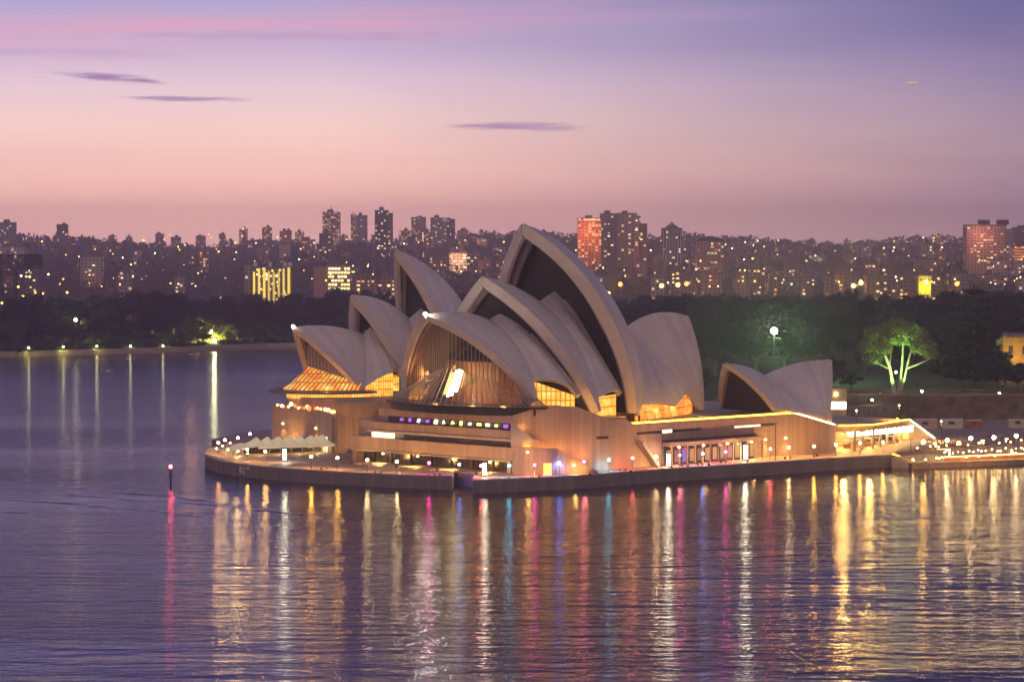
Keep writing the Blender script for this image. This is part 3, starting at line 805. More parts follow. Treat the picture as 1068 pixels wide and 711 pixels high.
def wall_run(name, pts, z0s, z1s, th, mat, root=None, inward=1):
    """wall of given thickness along a plan line with its own top line"""
    mb = MB(); Lg = 0
    for i in range(len(pts) - 1):
        a, b = Vector(pts[i]), Vector(pts[i + 1]); d = (b - a); l = d.length; d.normalize(); n = Vector((-d.y, d.x, 0)) * th * inward
        A = [Vector((a.x, a.y, z0s[i])), Vector((b.x, b.y, z0s[i + 1])), Vector((b.x, b.y, z1s[i + 1])), Vector((a.x, a.y, z1s[i]))]
        B = [q + n for q in A]; uv = [(Lg, z0s[i]), (Lg + l, z0s[i + 1]), (Lg + l, z1s[i + 1]), (Lg, z1s[i])]
        mb.face(A, 0, uv); mb.face(B[::-1], 0, uv[::-1])
        for k in range(4): mb.face([A[k], B[k], B[(k + 1) % 4], A[(k + 1) % 4]], 0)
        Lg += l
    return mb.build(name, M[mat], root if root is not None else podium)
# west face parapet wall: rises to a peak beside the front shell, falls to the south
wp = [P0, P0.lerp(P1, .62), P1, P1.lerp(P2, .35), P2, P2.lerp(P3, .62), P3]
wall_run('west_wall', wp, [ZB] * 7, [18.3, 20.7, 20.7, 20.4, 16.9, 16.6, 14.9], 1.0, 'granite')
wall_run('west_wall', [P3, P4], [ZB] * 2, [14.9, 14.9], 1.0, 'granite')
# north front: three projecting bands with deep recesses between them
def bandf(L0, L1_, z0, z1, dep=3.2, out=0.0, name='parapet_band', mat='granite'):
    a = P0 + fd * L0 - fb * out; b = P0 + fd * L1_ - fb * out
    return pr(name, [a, b, b + fb * (dep + out), a + fb * (dep + out)], z0, z1, mat)
bandf(.02, 64, 6.6, 10.0); bandf(.02, 64.6, 6.3, 6.6, out=.7, name='ledge', mat='concrete')
bandf(.02, 56.5, 12.2, 14.4); bandf(.02, 52, 16.3, 18.3)
bandf(.02, 56.5, 11.6, 12.2, dep=3, out=.35, name='ledge', mat='concrete')
bandf(56.5, 64, 9.9, 10.2, name='ledge', mat='concrete')
def recess(L0, L1_, z0, z1, name='recess_glazing', mat='recess_glass', d=2.6):
    a = P0 + fd * L0 + fb * d; b = P0 + fd * L1_ + fb * d; mb = MB(); l = (b - a).length
    mb.face([(b.x, b.y, z0), (a.x, a.y, z0), (a.x, a.y, z1), (b.x, b.y, z1)], 0, [(0, z0), (l, z0), (l, z1), (0, z1)])
    return mb.build(name, M[mat], podium)
def recess_glass():
    m, t, b = newmat('recess_glass'); s = t.nodes.new('ShaderNodeSeparateXYZ'); t.links.new(pos(t, 'UV'), s.inputs[0])
    ln = frac_line(t, s.outputs[0], 1.5, .22); n = noise(t, pos(t, 'World'), .5, 2)
    t.links.new(mixc(t, ln, (.03, .025, .03, 1), (.14, .1, .09, 1)), b.inputs['Base Color'])
    c = ramp(t, n, [(.55, (0, 0, 0, 1)), (.75, (.5, .3, .1, 1))]); t.links.new(c, b.inputs['Emission Color']); b.inputs['Emission Strength'].default_value = .25
    b.inputs['Roughness'].default_value = .15; m.cycles.emission_sampling = 'NONE'; return m
M['recess_glass'] = recess_glass()
recess(1, 61, ZB, 6.6); recess(1, 56, 10, 12.2); recess(1, 51, 14.4, 16.3)
for L in (0.5, 61.5): mb = MB(); a = P0 + fd * L; mb.prism([a, a + fd * 1.4, a + fd * 1.4 + S3, a + S3], ZB, 6.3); mb.build('pier', M['granite'], podium)
for L in (8, 16, 24, 32, 40, 48, 55):
    mb = MB(); a = P0 + fd * L + fb * 1.0; mb.prism([a, a + fd * .5, a + fd * .5 + fb * .6, a + fb * .6], ZB, 6.3); mb.build('column', M['bronze'], podium)
# bright room at the left end of the middle gallery
mb = MB(); a = P0 + fd * 55.8 + fb * .9; b = P0 + fd * 46.5 + fb * .9
mb.face([(a.x, a.y, 10.2), (b.x, b.y, 10.2), (b.x, b.y, 12.1), (a.x, a.y, 12.1)]); mb.build('lit_window', emit('gallery_window', (1, .78, .4), 4.5), podium)
# coloured foyer windows in the top gallery
cols = [('purple', (.5, .12, .8)), ('purple', (.5, .12, .8)), ('pale', (.85, .7, .9)), ('purple', (.45, .12, .7)), ('white', (1, .9, .55)), ('white', (1, .85, .45)), ('yellow', (.95, .85, .25)), ('yellow', (.95, .85, .25)),
        ('white', (1, .9, .5)), ('yellow', (.9, .85, .3)), ('white', (1, .9, .6)), ('yellow', (.9, .9, .3)), ('purple', (.5, .12, .8)), ('purple', (.45, .1, .7))]
fm = {}
for i, (cn, c) in enumerate(cols):
    L = 45.5 - i * 3.35; a = P0 + fd * L + fb * 1.9; mb = MB()
    w = rnd.uniform(1.2, 2.1); h = rnd.uniform(.7, 1.3); k = rnd.uniform(-.5, .5); zc = 15.35
    q = [a, a - fd * w]
    mb.face([(q[0].x, q[0].y, zc - h / 2), (q[1].x, q[1].y, zc - h / 2 + k * .3), ((q[1] + fd * k).x, (q[1] + fd * k).y, zc + h / 2), ((q[0] - fd * abs(k)).x, (q[0] - fd * abs(k)).y, zc + h / 2)])
    if cn not in fm: fm[cn] = emit('foyer_' + cn, c, 2.2 if cn != 'purple' else 1.3, sample=False)
    mb.build('lit_window', fm[cn], podium)
# outer stair mass on the west side with a lit walk behind it
off = Vector((.5, -.8, 0)).normalized() * 3.4
sa = P0 + Vector((.6, -2.2, 0)); sb = Vector((11.6, 716.6, 0)); sc_ = Vector((22.5, 722.5, 0))
wall_run('stair_wall', [sa, sa.lerp(sb, .85), sb, sb.lerp(sc_, .45), sb.lerp(sc_, .62), sc_], [ZB] * 6, [10.2, 10.2, 10.2, 6.6, 6.0, 3.9], .8, 'granite')
pr('stair_walk', [sa + Vector((0, .9, 0)), sb + Vector((0, .9, 0)), P1 + Vector((.1, -.1, 0)), P0 + Vector((.1, -.1, 0))], ZB, 9.2, 'paving')
# upper stair parapet, falling to the right
wall_run('stair_parapet', [P0 + Vector((-.3, -1.4, 0)), Vector((5.3, 720.4, 0)), Vector((7.2, 720.9, 0))], [10.4, 10.4, 10.4], [17.2, 12.4, 11.9], .35, 'concrete')
# doorway in the stair wall
mb = MB(); a = Vector((8.1, 716.0, 0)); b = Vector((10.2, 716.5, 0)); mb.prism([a, b, b + Vector((0, -.3, 0)), a + Vector((0, -.3, 0))], ZB, 6.4); mb.build('lit_door', emit('door_light', (1, .45, .06), 2.6), podium)
STRIPS = []
def strip(pts, z, mat='strip', w=.35, h=.3, name='light_strip', root=None, zs=None):
    mb = MB()
    for i, (a, b) in enumerate(zip(pts, pts[1:])):
        za, zb = (zs[i], zs[i + 1]) if zs else (z, z)
        mb.bar((a[0], a[1], za), (b[0], b[1], zb), w, h=h)
    return mb.build(name, M[mat], root if root is not None else podium)
strip([P2.lerp(P3, .75) + Vector((-.2, .4, 0)), P3 + Vector((-.2, .3, 0)), P4 + Vector((-.2, .3, 0))], 15.15, h=.45)
strip([P0 + Vector((.6, -.6, 0)), P1 + Vector((-.3, -.5, 0))], 9.45, w=.25, h=.2)
for q_ in ((4, 719.2, 10.0), (9, 719.6, 10.0), (14, 721.5, 9.0), (19, 724.5, 7.6)): lamp(podium, q_, (1, .42, .06), 420, .5)
lamp(podium, (2.6, 720.3, 15.2), (1, .45, .06), 160, .3)
M['strip_dim'] = emit('led_strip_dim', (1, .55, .08), 14); 
# long horizontal slots in the west wall
wd = (P4 - P3).normalized(); wn_ = Vector((wd.y, -wd.x, 0))
M['slot_lit'] = emit('slot_light', (1, .75, .4), 3)
def slot(s0, s1, z0, z1, mat, name='window_slot', out=.03, depth=.2):
    a = P3 + wd * s0 + wn_ * out; b = P3 + wd * s1 + wn_ * out
    return pr(name, [a, b, b - wn_ * depth, a - wn_ * depth], z0, z1, mat)
slot(1.0, 11.0, 12.0, 12.7, 'dark'); slot(15.2, 27, 12.0, 12.7, 'dark'); slot(11.2, 15, 12.05, 12.75, 'strip_w', 'lit_window')
slot(41, 52, 12.0, 12.5, 'slot_lit', 'lit_window'); slot(52.4, 58, 11.9, 12.7, 'dark')
a = P1.lerp(P2, .75); b = P1.lerp(P2, .99); nn_ = Vector((.5, -.86, 0)) * .06; pr('window_slot', [a + nn_, b + nn_, b - nn_, a - nn_], 11.7, 12.4, 'dark')
# arcade at promenade level
a0_, b0_ = 11.5, 50.0
slot(a0_, b0_, ZB, 8.4, 'recess_glass', 'arcade_glazing', out=.05)
pr('arcade_canopy', [P3 + wd * (a0_ - .6) + wn_ * .04, P3 + wd * b0_ + wn_ * .04, P3 + wd * b0_ + wn_ * 3.4, P3 + wd * (a0_ - .6) + wn_ * 3.4], 8.4, 9.5, 'granite')
pr('canopy_gap', [P3 + wd * (a0_ - .6) + wn_ * .04, P3 + wd * b0_ + wn_ * .04, P3 + wd * b0_ + wn_ * .8, P3 + wd * (a0_ - .6) + wn_ * .8], 9.5, 10.0, 'dark')
for k in range(13):
    c = P3 + wd * (a0_ + .2 + k * 3.15) + wn_ * 2.6; mb = MB(); mb.prism([c, c + wd * .4, c + wd * .4 + wn_ * .4, c + wn_ * .4], ZB, 8.4); mb.build('column', M['granite'], podium)
acol = ['warm', 'dim', 'blue', 'warm', 'dim', 'warm', 'warm', 'dim', 'red', 'warm', 'dim', 'warm']
aem = {'warm': emit('arcade_warm', (1, .5, .16), .5, False), 'dim': emit('arcade_dim', (.8, .4, .2), .25, False), 'blue': emit('arcade_blue', (.15, .2, .8), .6, False), 'red': emit('arcade_red', (.8, .1, .15), .5, False)}
for k, c in enumerate(acol):
    q = P3 + wd * (a0_ + 1.0 + k * 3.15) + wn_ * .35; e = q + wd * 2.2; mb = MB()
    mb.face([(q.x, q.y, ZB + .5), (e.x, e.y, ZB + .5), (e.x, e.y, 7.2), (q.x, q.y, 7.2)]); mb.build('shop_window', aem[c], podium)
# small external stair beside the arcade
q0 = P3 + wd * 1.0 + wn_ * .1; q1 = P3 + wd * 7.5 + wn_ * .1
mb = MB(); 
for i in range(12):
    f = i / 12; a = q0.lerp(q1, f); b = q0.lerp(q1, f + 1 / 12); mb.prism([a, b, b + wn_ * 2.2, a + wn_ * 2.2], max(ZB, 9.2 - f * 6.6), 10.2 - f * 6.3)
mb.build('side_stair', M['concrete'], podium)
# plaza balustrade people-height rail and planting strip glow
mb = MB()
for k in range(42):
    q = P3.lerp(P4, (k + .5) / 42) + Vector((-.2, .3, 0)); mb.bar((q.x, q.y, 14.9), (q.x, q.y, 16.0), .12)
mb.bar((P3.x - .2, P3.y + .3, 16.0), (P4.x - .2, P4.y + .3, 16.0), .1); mb.build('balustrade', M['bronze'], podium)
# monumental steps down to the forecourt
t1 = P4; t2 = Vector((93.5, 802, 0)); ns = 14; sd_ = (t2 - t1); nrm = Vector((-sd_.y, sd_.x, 0)).normalized()
mb = MB()
for i in range(ns):
    a = t1 + sd_ * (i / ns); b = t1 + sd_ * ((i + 1) / ns); zt = 14.5 - (i + 1) * (4.4 / ns); mb.prism([a, b, b + nrm * 55, a + nrm * 55], ZB, zt, 0, 0)
mb.build('grand_steps', M['paving'], podium)
wall_run('step_wall', [t1 + wn_ * .02, t2 + wn_ * .02], [ZB, ZB], [15.0, 10.6], .8, 'granite')
strip([t1 + Vector((-.3, .3, 0)), t2 + Vector((-.3, .3, 0))], 0, 'strip_w', zs=[15.3, 10.9], w=.5, h=.3)
# lower deck at the foot of the steps with a bright concourse below it
e1 = t2; e2 = Vector((113, 838, 0)); e3 = Vector((125.5, 842, 0))
pr('deck', [e1 + Vector((0, .9, 0)), e1 + (e2 - e1) * .33 + Vector((5.5, -5, 0)), e2 + Vector((6, -5, 0)), e2 + Vector((0, 6, 0)), Vector((60, 880, 0)), Vector((50, 850, 0))], 8.9, 10.3, 'granite', mt='paving')
pr('concourse_back_wall', [e1 + Vector((-2, 12, 0)), e2 + Vector((-4, 8, 0)), e2 + Vector((-4, 9, 0)), e1 + Vector((-2, 13, 0))], ZB, 8.9, 'concrete')
strip([e1 + Vector((1, .2, 0)), e1 + (e2 - e1) * .33 + Vector((5.6, -5.2, 0)), e2 + Vector((6.2, -5.2, 0))], 10.5, w=.4, h=.3)
strip([e2 + Vector((6.2, -5.2, 0)), e3 + Vector((2, -4, 0))], 0, 'strip_w', zs=[10.5, 4.6], w=.45, h=.3)
strip([e2 + Vector((3.0, -1, 0)), e3 + Vector((1, 1.5, 0))], 0, zs=[10.6, 4.9], w=.3, h=.3)
mb = MB(); q0 = e2 + Vector((6, -5, 0)); q1 = e3 + Vector((2, -3.8, 0)); nb = Vector((-.4, .9, 0)) * 9
for i in range(10):
    a = q0.lerp(q1, i / 10); b = q0.lerp(q1, (i + 1) / 10); mb.prism([a, b, b + nb, a + nb], ZB + .9, 10.2 - (i + 1) * .58)
mb.build('deck_steps', M['paving'], podium)
for k in range(7):
    c = e1.lerp(e2, (k + .5) / 7) + Vector((4.0 + (k > 1) * 1.0, -3.4, 0)); mb = MB(); mb.prism([c, c + Vector((.5, .3, 0)), c + Vector((.2, .8, 0)), c + Vector((-.3, .5, 0))], ZB, 8.9); mb.build('column', M['concrete'], podium)
# row of downlights along the concourse's lip
dl = emit('downlight', (1, .82, .5), 30)
for k in range(15):
    f = k / 14; c = (e1 + Vector((3.5, -1.5, 0))).lerp(e2 + Vector((7, -5.5, 0)), f)
    mb = MB(); mb.ball((c.x, c.y, 8.4), .42, nu=8, nv=6, sz=.6); mb.build('downlight', dl, podium)
for k in range(3): lamp(podium, (97 + 9 * k, 812 + 11 * k, 7.6), (1, .55, .12), 6000, .6)

# ---- north-eastern block of the podium, under the theatre
K = Vector((-51.6, 795, 0)); K2 = Vector((-72.2, 834, 0)); ts = TH.s
north = thing('podium_wing', 'tall plain pink granite block with an orange lit terrace behind the white marquee', 'building', (-50, 830, ZB))
pr('wall_block', [K, K + ts * 38, K + ts * 70 + TH.w * -30, K2 + ts * 90, K2], ZB, 13.6, 'granite', north, mt='paving')
wall_run('terrace_parapet', [K2, K], [13.6] * 2, [14.4] * 2, .5, 'granite', north, inward=1)
back = (K2 - K).normalized()
bx_ = K + ts * 6
pr('upper_wall', [K + ts * 1.2 + Vector((0, .2, 0)), K + ts * 36, K + ts * 60 + back * 40, K2 + ts * 50, K2 + ts * 5.2, K + ts * 5 + back * 7], 13.6, 17.4, 'granite', north, mt='paving')
mb = MB(); 
n0 = K + ts * .4 - TH.w * -1.1
for i in range(12):
    f = i / 12; a = K + ts * (1 + 11 * f) + TH.w * .05; b = K + ts * (1 + 11 * (f + 1 / 12)) + TH.w * .05; mb.prism([a, b, b + TH.w * 2, a + TH.w * 2], ZB, 14.0 - f * 4.6)
mb.build('side_stair', M['granite'], north)
wall_run('stair_parapet', [K + ts * .5 + TH.w * 2.1, K + ts * 12.5 + TH.w * 2.1], [ZB, ZB], [15.0, 10.4], .4, 'granite', north)
strip([K + ts * 1 + TH.w * 1.2, K + ts * 12 + TH.w * 1.2], 0, 'strip', zs=[14.5, 9.9], w=.25, h=.2, root=north)
wall_run('stair_base', [K + ts * 5 + TH.w * 5, K + ts * 13 + TH.w * 5], [ZB, ZB], [4.2, 11], .6, 'granite_dark', north)
# diners' lamps on the terrace
tm = [emit('terrace_red', (1, .16, .05), 3.2), emit('terrace_amber', (1, .5, .12), 5), emit('terrace_white', (1, .8, .5), 7)]
for k in range(26):
    f = (k + .5) / 26; c = K.lerp(K2, f) + ts * rnd.uniform(1.5, 3.8); mb = MB(); r = rnd.uniform(.35, .6)
    mb.ball((c.x, c.y, 14.0 + r + rnd.uniform(0, .9)), r, nu=8, nv=6); mb.build('lantern', tm[rnd.choice([0, 0, 1, 1, 2])], north)
# door beside the marquee
mb = MB(); q = K + ts * -.05 + TH.w * .0
for s_ in (.0, 1.7):
    a = K + back * (3.0 + s_) - ts * .08; b = K + back * (4.1 + s_) - ts * .08; mb.face([(b.x, b.y, ZB), (a.x, a.y, ZB), (a.x, a.y, 7.6), (b.x, b.y, 7.6)])
mb.build('lit_door', emit('door_pale', (.9, .85, .55), 2.2), north)

# ================================================================== PROMENADE FURNITURE
def globe_lamp(px, py, z, col, label, r=.36, ground=ZB, group='globe lamps along the promenade'):
    p = on_z(px, py, z)
    t = thing('globe_lamp', label, 'lamp', (p.x, p.y, ground), group)
    mb = MB(); mb.tube([(p.x, p.y, ground), (p.x, p.y, ground + .25), (p.x, p.y, ground + .26), (p.x, p.y, z - r * .9)], [.2, .2, .075, .06], k=8); mb.build('post', M['steel'], t)
    mb = MB(); mb.ball(p, r, nu=12, nv=8); mb.build('globe', globe(col), t, smooth=True)
    mb = MB(); mb.tube([(p.x, p.y, z - r - .08), (p.x, p.y, z - r * .75)], [.17, .2], k=8); mb.build('collar', M['steel'], t)
    c_ = {'white': (1, .55, .14), 'warm': (1, .5, .1), 'gold': (1, .5, .1)}.get(col, LC[col])
    spot(t, (p.x, p.y, z + r + .5), (p.x, p.y + .4, 0), c_, 1500 if col in ('white', 'warm', 'gold') else 2600, 140, .5)
    return t
CN = {'warm': 'amber', 'white': 'white', 'magenta': 'magenta', 'cyan': 'cyan', 'blue': 'blue', 'red': 'red', 'gold': 'golden'}
GL = [(227.7, 461.7, 'warm', 'nearest the promenade\'s rounded tip'), (234.5, 458.7, 'white', 'second from the rounded tip'), (248, 456.5, 'white', 'between the rounded tip and the marquee'),
      (260.7, 452.5, 'white', 'just left of the marquee, the tallest looking'), (257.7, 468.5, 'warm', 'before the marquee\'s open left end'), (276.7, 470.7, 'warm', 'before the middle of the marquee'),
      (324.6, 475.8, 'gold', 'before the marquee\'s right end'), (352, 477.3, 'gold', 'between the marquee and the podium front'), (383, 479.5, 'white', 'under the left end of the podium\'s galleries'),
      (414, 481, 'white', 'second under the podium\'s galleries'), (447.5, 482.5, 'magenta', 'third under the podium\'s galleries'), (479, 484.2, 'blue', 'above the notch in the sea wall'),
      (501.8, 485.6, 'red', 'left of the first light pillar'), (531, 485.5, 'cyan', 'at the podium\'s front corner'), (557.5, 484.8, 'magenta', 'left of the orange door'), (583.5, 483, 'blue', 'right of the orange door'),
      (609, 481.3, 'magenta', 'at the foot of the outer stair'), (635, 479.4, 'cyan', 'before the prow of the podium wall'), (659.8, 477.6, 'red', 'before the small side stair'), (684.6, 476, 'white', 'just left of the arcade'),
      (709, 474.6, 'magenta', 'before the first arcade bays'), (733, 473, 'blue', 'before the blue shop window'), (757, 471, 'magenta', 'before the middle arcade bays'), (803.5, 467.9, 'red', 'right of the second light pillar'),
      (823, 466.6, 'white', 'left of the white arch tent'), (849, 465.2, 'gold', 'right of the white arch tent'), (872, 463.6, 'gold', 'under the bright concourse'), (897, 462, 'gold', 'at the concourse\'s right part'), (921, 461, 'gold', 'near the end of the high promenade')]
for i, (px, py, c, w) in enumerate(GL): globe_lamp(px, py, 6.4, c, f'{CN[c]} globe lamp on a post {w}', r=.34)
for px, py, c, w in ((963, 460.8, 'gold', 'at the foot of the deck stair'), (988, 458.8, 'white', 'first on the upper quay'), (1012.5, 457, 'white', 'second on the upper quay'), (1036.6, 456, 'white', 'third on the upper quay'), (1060, 454.5, 'white', 'last on the upper quay')):
    globe_lamp(px, py, 8.3, c, f'{CN[c]} globe lamp {w}', r=.5, ground=4.2)
def pillar(px, py, label, h=3.9):
    p = on_z(px, py, ZB); t = thing('light_pillar', label, 'light pillar', (p.x, p.y, ZB), 'glowing pillars on the promenade')
    mb = MB(); mb.box((p.x - .5, p.y - .5, ZB), (p.x + .5, p.y + .5, ZB + .5)); mb.build('plinth', M['dark'], t)
    mb = MB(); mb.box((p.x - .42, p.y - .42, ZB + .5), (p.x + .42, p.y + .42, ZB + h - .35)); mb.build('glowing_panel', M['pillar_em'], t)
    mb = MB(); mb.box((p.x - .8, p.y - .55, ZB + h - .35), (p.x + .8, p.y + .55, ZB + h)); mb.build('cap', M['dark'], t)
M['pillar_em'] = emit('pillar_panel', (1, .88, .62), 26)
pillar(297, 481.5, 'glowing white pillar before the marquee'); pillar(505.5, 497, 'glowing white pillar right of the notch in the sea wall'); pillar(697, 487, 'glowing white pillar at the left end of the arcade'); pillar(777.5, 480, 'glowing white pillar before the arcade\'s right half', 4.6)

# marquee
mq = thing('marquee', 'long white marquee with a row of pointed peaks on the promenade\'s end', 'marquee', (-66, 788, ZB))
mo = Vector((-50.5, 792, 0)); md = Vector((-27.5, -15.0, 0)).normalized(); mbk = Vector((-md.y, md.x, 0)) * -1
if mbk.y < 0: mbk = -mbk
def mq_mat():
    m, t, b = newmat('marquee_fabric'); b.inputs['Base Color'].default_value = (.72, .68, .5, 1); b.inputs['Roughness'].default_value = .6
    b.inputs['Emission Color'].default_value = (1, .8, .42, 1); b.inputs['Emission Strength'].default_value = .3; return m  # cloth itself glows: light from inside put into the fabric
M['fabric'] = mq_mat()
nb = 7; bw = 3.4; bd = 12.0
for k in range(nb):
    mb = MB(); o = mo + md * bw * k; n_ = 8; G = []
    cx, cy = .5, .42
    for i in range(n_ + 1):
        row = []
        for j in range(n_ + 1):
            u, v = i / n_, j / n_; r = max(abs(u - cx) / .5, abs(v - cy) / (.58 if v > cy else .42)); z = 6.0 + 2.6 * max(0, (1 - r)) ** 1.6 + .25 * (1 - r)
            p = o + md * bw * u + mbk * bd * v; row.append((p.x, p.y, z))
        G.append(row)
    mb.grid(G); mb.build('canopy', M['fabric'], mq)
    for f in (0, 1):
        mb = MB(); p = o + mbk * bd * f; mb.bar((p.x, p.y, ZB), (p.x, p.y, 6.0), .16); mb.build('pole', M['white'], mq)
    mb = MB(); a = o + mbk * .05; b = o + md * bw + mbk * .05
    mb.face([(a.x, a.y, 5.35), (b.x, b.y, 5.35), (b.x, b.y, 6.02), (a.x, a.y, 6.02)]); mb.build('valance', M['fabric'], mq)
# sloping open fly on its left
mb = MB(); a = mo + md * bw * nb; q = [a, a + md * 7 + mbk * 1.5, a + md * 6 + mbk * 9, a + mbk * bd]
mb.face([(q[0].x, q[0].y, 6.0), (q[1].x, q[1].y, 5.2), (q[2].x, q[2].y, 5.4), (q[3].x, q[3].y, 6.4)]); mb.build('fly_sheet', M['fabric'], mq)
for p in (q[1], q[2]):
    mb = MB(); mb.bar((p.x, p.y, ZB), (p.x, p.y, 5.3), .14); mb.build('pole', M['white'], mq)
mb = MB(); a = mo + mbk * bd * .85; b = mo + md * bw * nb + mbk * bd * .85; mb.face([(b.x, b.y, ZB), (a.x, a.y, ZB), (a.x, a.y, 6), (b.x, b.y, 6)], 0, [(0, 3), (30, 3), (30, 6), (0, 6)]); mb.build('back_wall', M['recess_glass'], mq)
for k in range(4):
    p = mo + md * (3 + k * 6) + mbk * 5; lamp(mq, (p.x, p.y, 5.0), (1, .62, .25), 260, .4)
p = mo + md * 29 + mbk * 3; lamp(mq, (p.x, p.y, 5.0), (1, .6, .18), 900, .4)
# dining tables near the tip
proto = None
tb = [(246, 470), (254, 466), (262, 472), (240, 465), (232, 468), (248, 474), (268, 468), (238, 472), (258, 476), (226, 471)]
where = ['beside the fly sheet', 'under the fly sheet', 'before the fly sheet', 'at the tip side of the fly sheet', 'near the rounded tip', 'by the sea wall edge', 'under the marquee\'s left end', 'midway to the tip', 'by the sea wall before the marquee', 'nearest the rounded tip']
for i, (px, py) in enumerate(tb):
    p = on_z(px, py, ZB)
    if proto is None:
        t = thing('dining_table', f'small round table with candle light {where[0]}', 'table', (p.x, p.y, ZB), 'tables on the promenade\'s end')
        mb = MB(); mb.tube([(p.x, p.y, ZB + .7), (p.x, p.y, ZB + .76)], .9, k=14); mb.build('table_top', M['white'], t)
        mb = MB(); mb.tube([(p.x, p.y, ZB), (p.x, p.y, ZB + .05), (p.x, p.y, ZB + .06), (p.x, p.y, ZB + .7)], [.35, .35, .05, .05], k=8); mb.build('pedestal', M['steel'], t)
        mb = MB(); mb.ball((p.x, p.y, ZB + .95), .16, nu=8, nv=6); mb.build('candle', emit('candle', (1, .6, .2), 120), t)
        proto = t
    else:
        c = copy_tree(proto, (p.x, p.y, ZB)); c['label'] = f'small round table with candle light {where[i]}'
# white figures on the sea wall's face: a depth marking board near the tip
mb = MB()
def seg_at(px0, px1, py0, py1, z=None):
    pass
pa = on_z(247, 484, ZB); pb = on_z(270, 486.4, ZB)
dd = (pb - pa).normalized(); nn = Vector((dd.y, -dd.x, 0)) * .06
bd_ = thing('marking_board', 'group of pale painted bars on the sea wall near the rounded tip', 'sign', (pa.x, pa.y, 1.5))
for s0, s1, z0, z1 in ((1.3, 1.75, .9, 2.9), (2.0, 2.45, .9, 2.9), (3.1, 3.5, .7, 2.0), (3.1, 3.9, 2.3, 2.7), (3.1, 3.9, .7, 1.0), (4.5, 5.1, 2.2, 2.8), (5.3, 5.9, 2.2, 2.8)):
    a = pa + dd * s0; b = pa + dd * s1; a.z = b.z = 0; mb = MB(); mb.prism([a + nn, b + nn, b - nn, a - nn], z0, z1); mb.build('painted_bar', M['white'], bd_)
# bollards and bins
for i, (px, py, w) in enumerate(((394.7, 493, 'under the second gallery lamp'), (456, 496, 'near the notch'), (650, 491, 'before the side stair'), (715, 486.5, 'before the first arcade bays'), (731, 485, 'before the blue shop window'), (755, 482.6, 'before the middle arcade bays'), (822, 478, 'left of the arch tent'), (338, 489, 'between marquee and podium'))):
    p = on_z(px, py, ZB); t = thing('bench', f'dark low bench on the promenade {w}', 'bench', (p.x, p.y, ZB), 'benches along the promenade')
    mb = MB(); mb.obox((p.x - 1.1, p.y - .25, ZB + .42), (2.0, .9, 0), (-.2, .5, 0), .12); mb.build('seat', M['dark'], t)
    for s_ in (0, 1): mb = MB(); mb.obox((p.x - .9 + 1.5 * s_, p.y - .2 + .68 * s_, ZB), (.3, .13, 0), (-.15, .4, 0), .42); mb.build('leg', M['dark'], t)
# two tall slim masts on the west promenade
for px, py, yt, w in ((690.5, 487, 446, 'before the left end of the arcade'), (809, 480, 441, 'before the arcade\'s right end'), (950, 474, 457, 'beside the wharf steps')):
    p = on_z(px, py, ZB); h = (py - yt) * p.y / FPX; t = thing('mast', f'tall slim dark mast {w}', 'mast', (p.x, p.y, ZB), 'masts along the promenade')
    mb = MB(); mb.tube([(p.x, p.y, ZB), (p.x, p.y, ZB + h)], [.16, .09], k=8); mb.build('pole', M['dark'], t)
    mb = MB(); mb.bar((p.x - .7, p.y, ZB + h - .1), (p.x + .7, p.y, ZB + h - .1), .12); mb.build('crossarm', M['dark'], t)
# arch tent
p = on_z(829, 473, ZB); at_ = thing('arch_tent', 'white arched tent lit from inside at the arcade\'s right end', 'tent', (p.x, p.y, ZB))
M['tent_lit'] = emit('tent_lit', (1, .7, .3), 1.0)
for k in range(2):
    mb = MB(); G = []; base = p + wd * (k * 3.6)
    for i in range(13):
        a = math.pi * i / 12; G.append([(base + wd * (1.6 - 1.6 * math.cos(a)) + Vector((0, 0, 2.9 * math.sin(a) ** .7))) - wn_ * (d) for d in (0, 3.5)])
    mb.grid(G); mb.build('arch', M['tent_lit'], at_)
p = on_z(849, 471, ZB); kt = thing('service_kiosk', 'small bright cream kiosk between arch tent and concourse', 'kiosk', (p.x, p.y, ZB))
mb = MB(); mb.prism([p, p + wd * 4, p + wd * 4 - wn_ * 3, p - wn_ * 3], ZB, ZB + 3.0); mb.build('cabin', M['tent_lit'], kt)
mb = MB(); mb.prism([p - wd * .3 + wn_ * .3, p + wd * 4.3 + wn_ * .3, p + wd * 4.3 - wn_ * 3.3, p - wd * .3 - wn_ * 3.3], ZB + 3.0, ZB + 3.25); mb.build('roof', M['white'], kt)
# white sculpture-like figures group at 816-822: lit planter
p = on_z(818, 476, ZB); 
# umbrellas over the quay bar
ucol = [plain('umb_red', (.35, .09, .05), .7), plain('umb_buff', (.5, .34, .18), .7)]
def umbrella(p, g, label, mat):
    t = thing('parasol', label, 'parasol', (p.x, p.y, g), 'parasols at the quayside bar')
    mb = MB(); mb.tube([(p.x, p.y, g), (p.x, p.y, g + 2.7)], .05, k=6); mb.build('pole', M['steel'], t)
    mb = MB(); k = 8; top = (p.x, p.y, g + 3.1); rim_ = [(p.x + 1.7 * math.cos(2 * math.pi * i / k), p.y + 1.7 * math.sin(2 * math.pi * i / k), g + 2.4) for i in range(k)]
    for i in range(k): mb.face([rim_[i], rim_[(i + 1) % k], top])
    mb.face(rim_[::-1]); mb.build('canopy', mat, t)
um = [(975, 470), (990, 469), (1003, 468), (1016, 467.2), (1029, 466.3), (1042, 465.5), (1055, 464.8), (1066, 464.2)]
on_ = ['first', 'second', 'third', 'fourth', 'fifth', 'sixth', 'seventh', 'eighth']
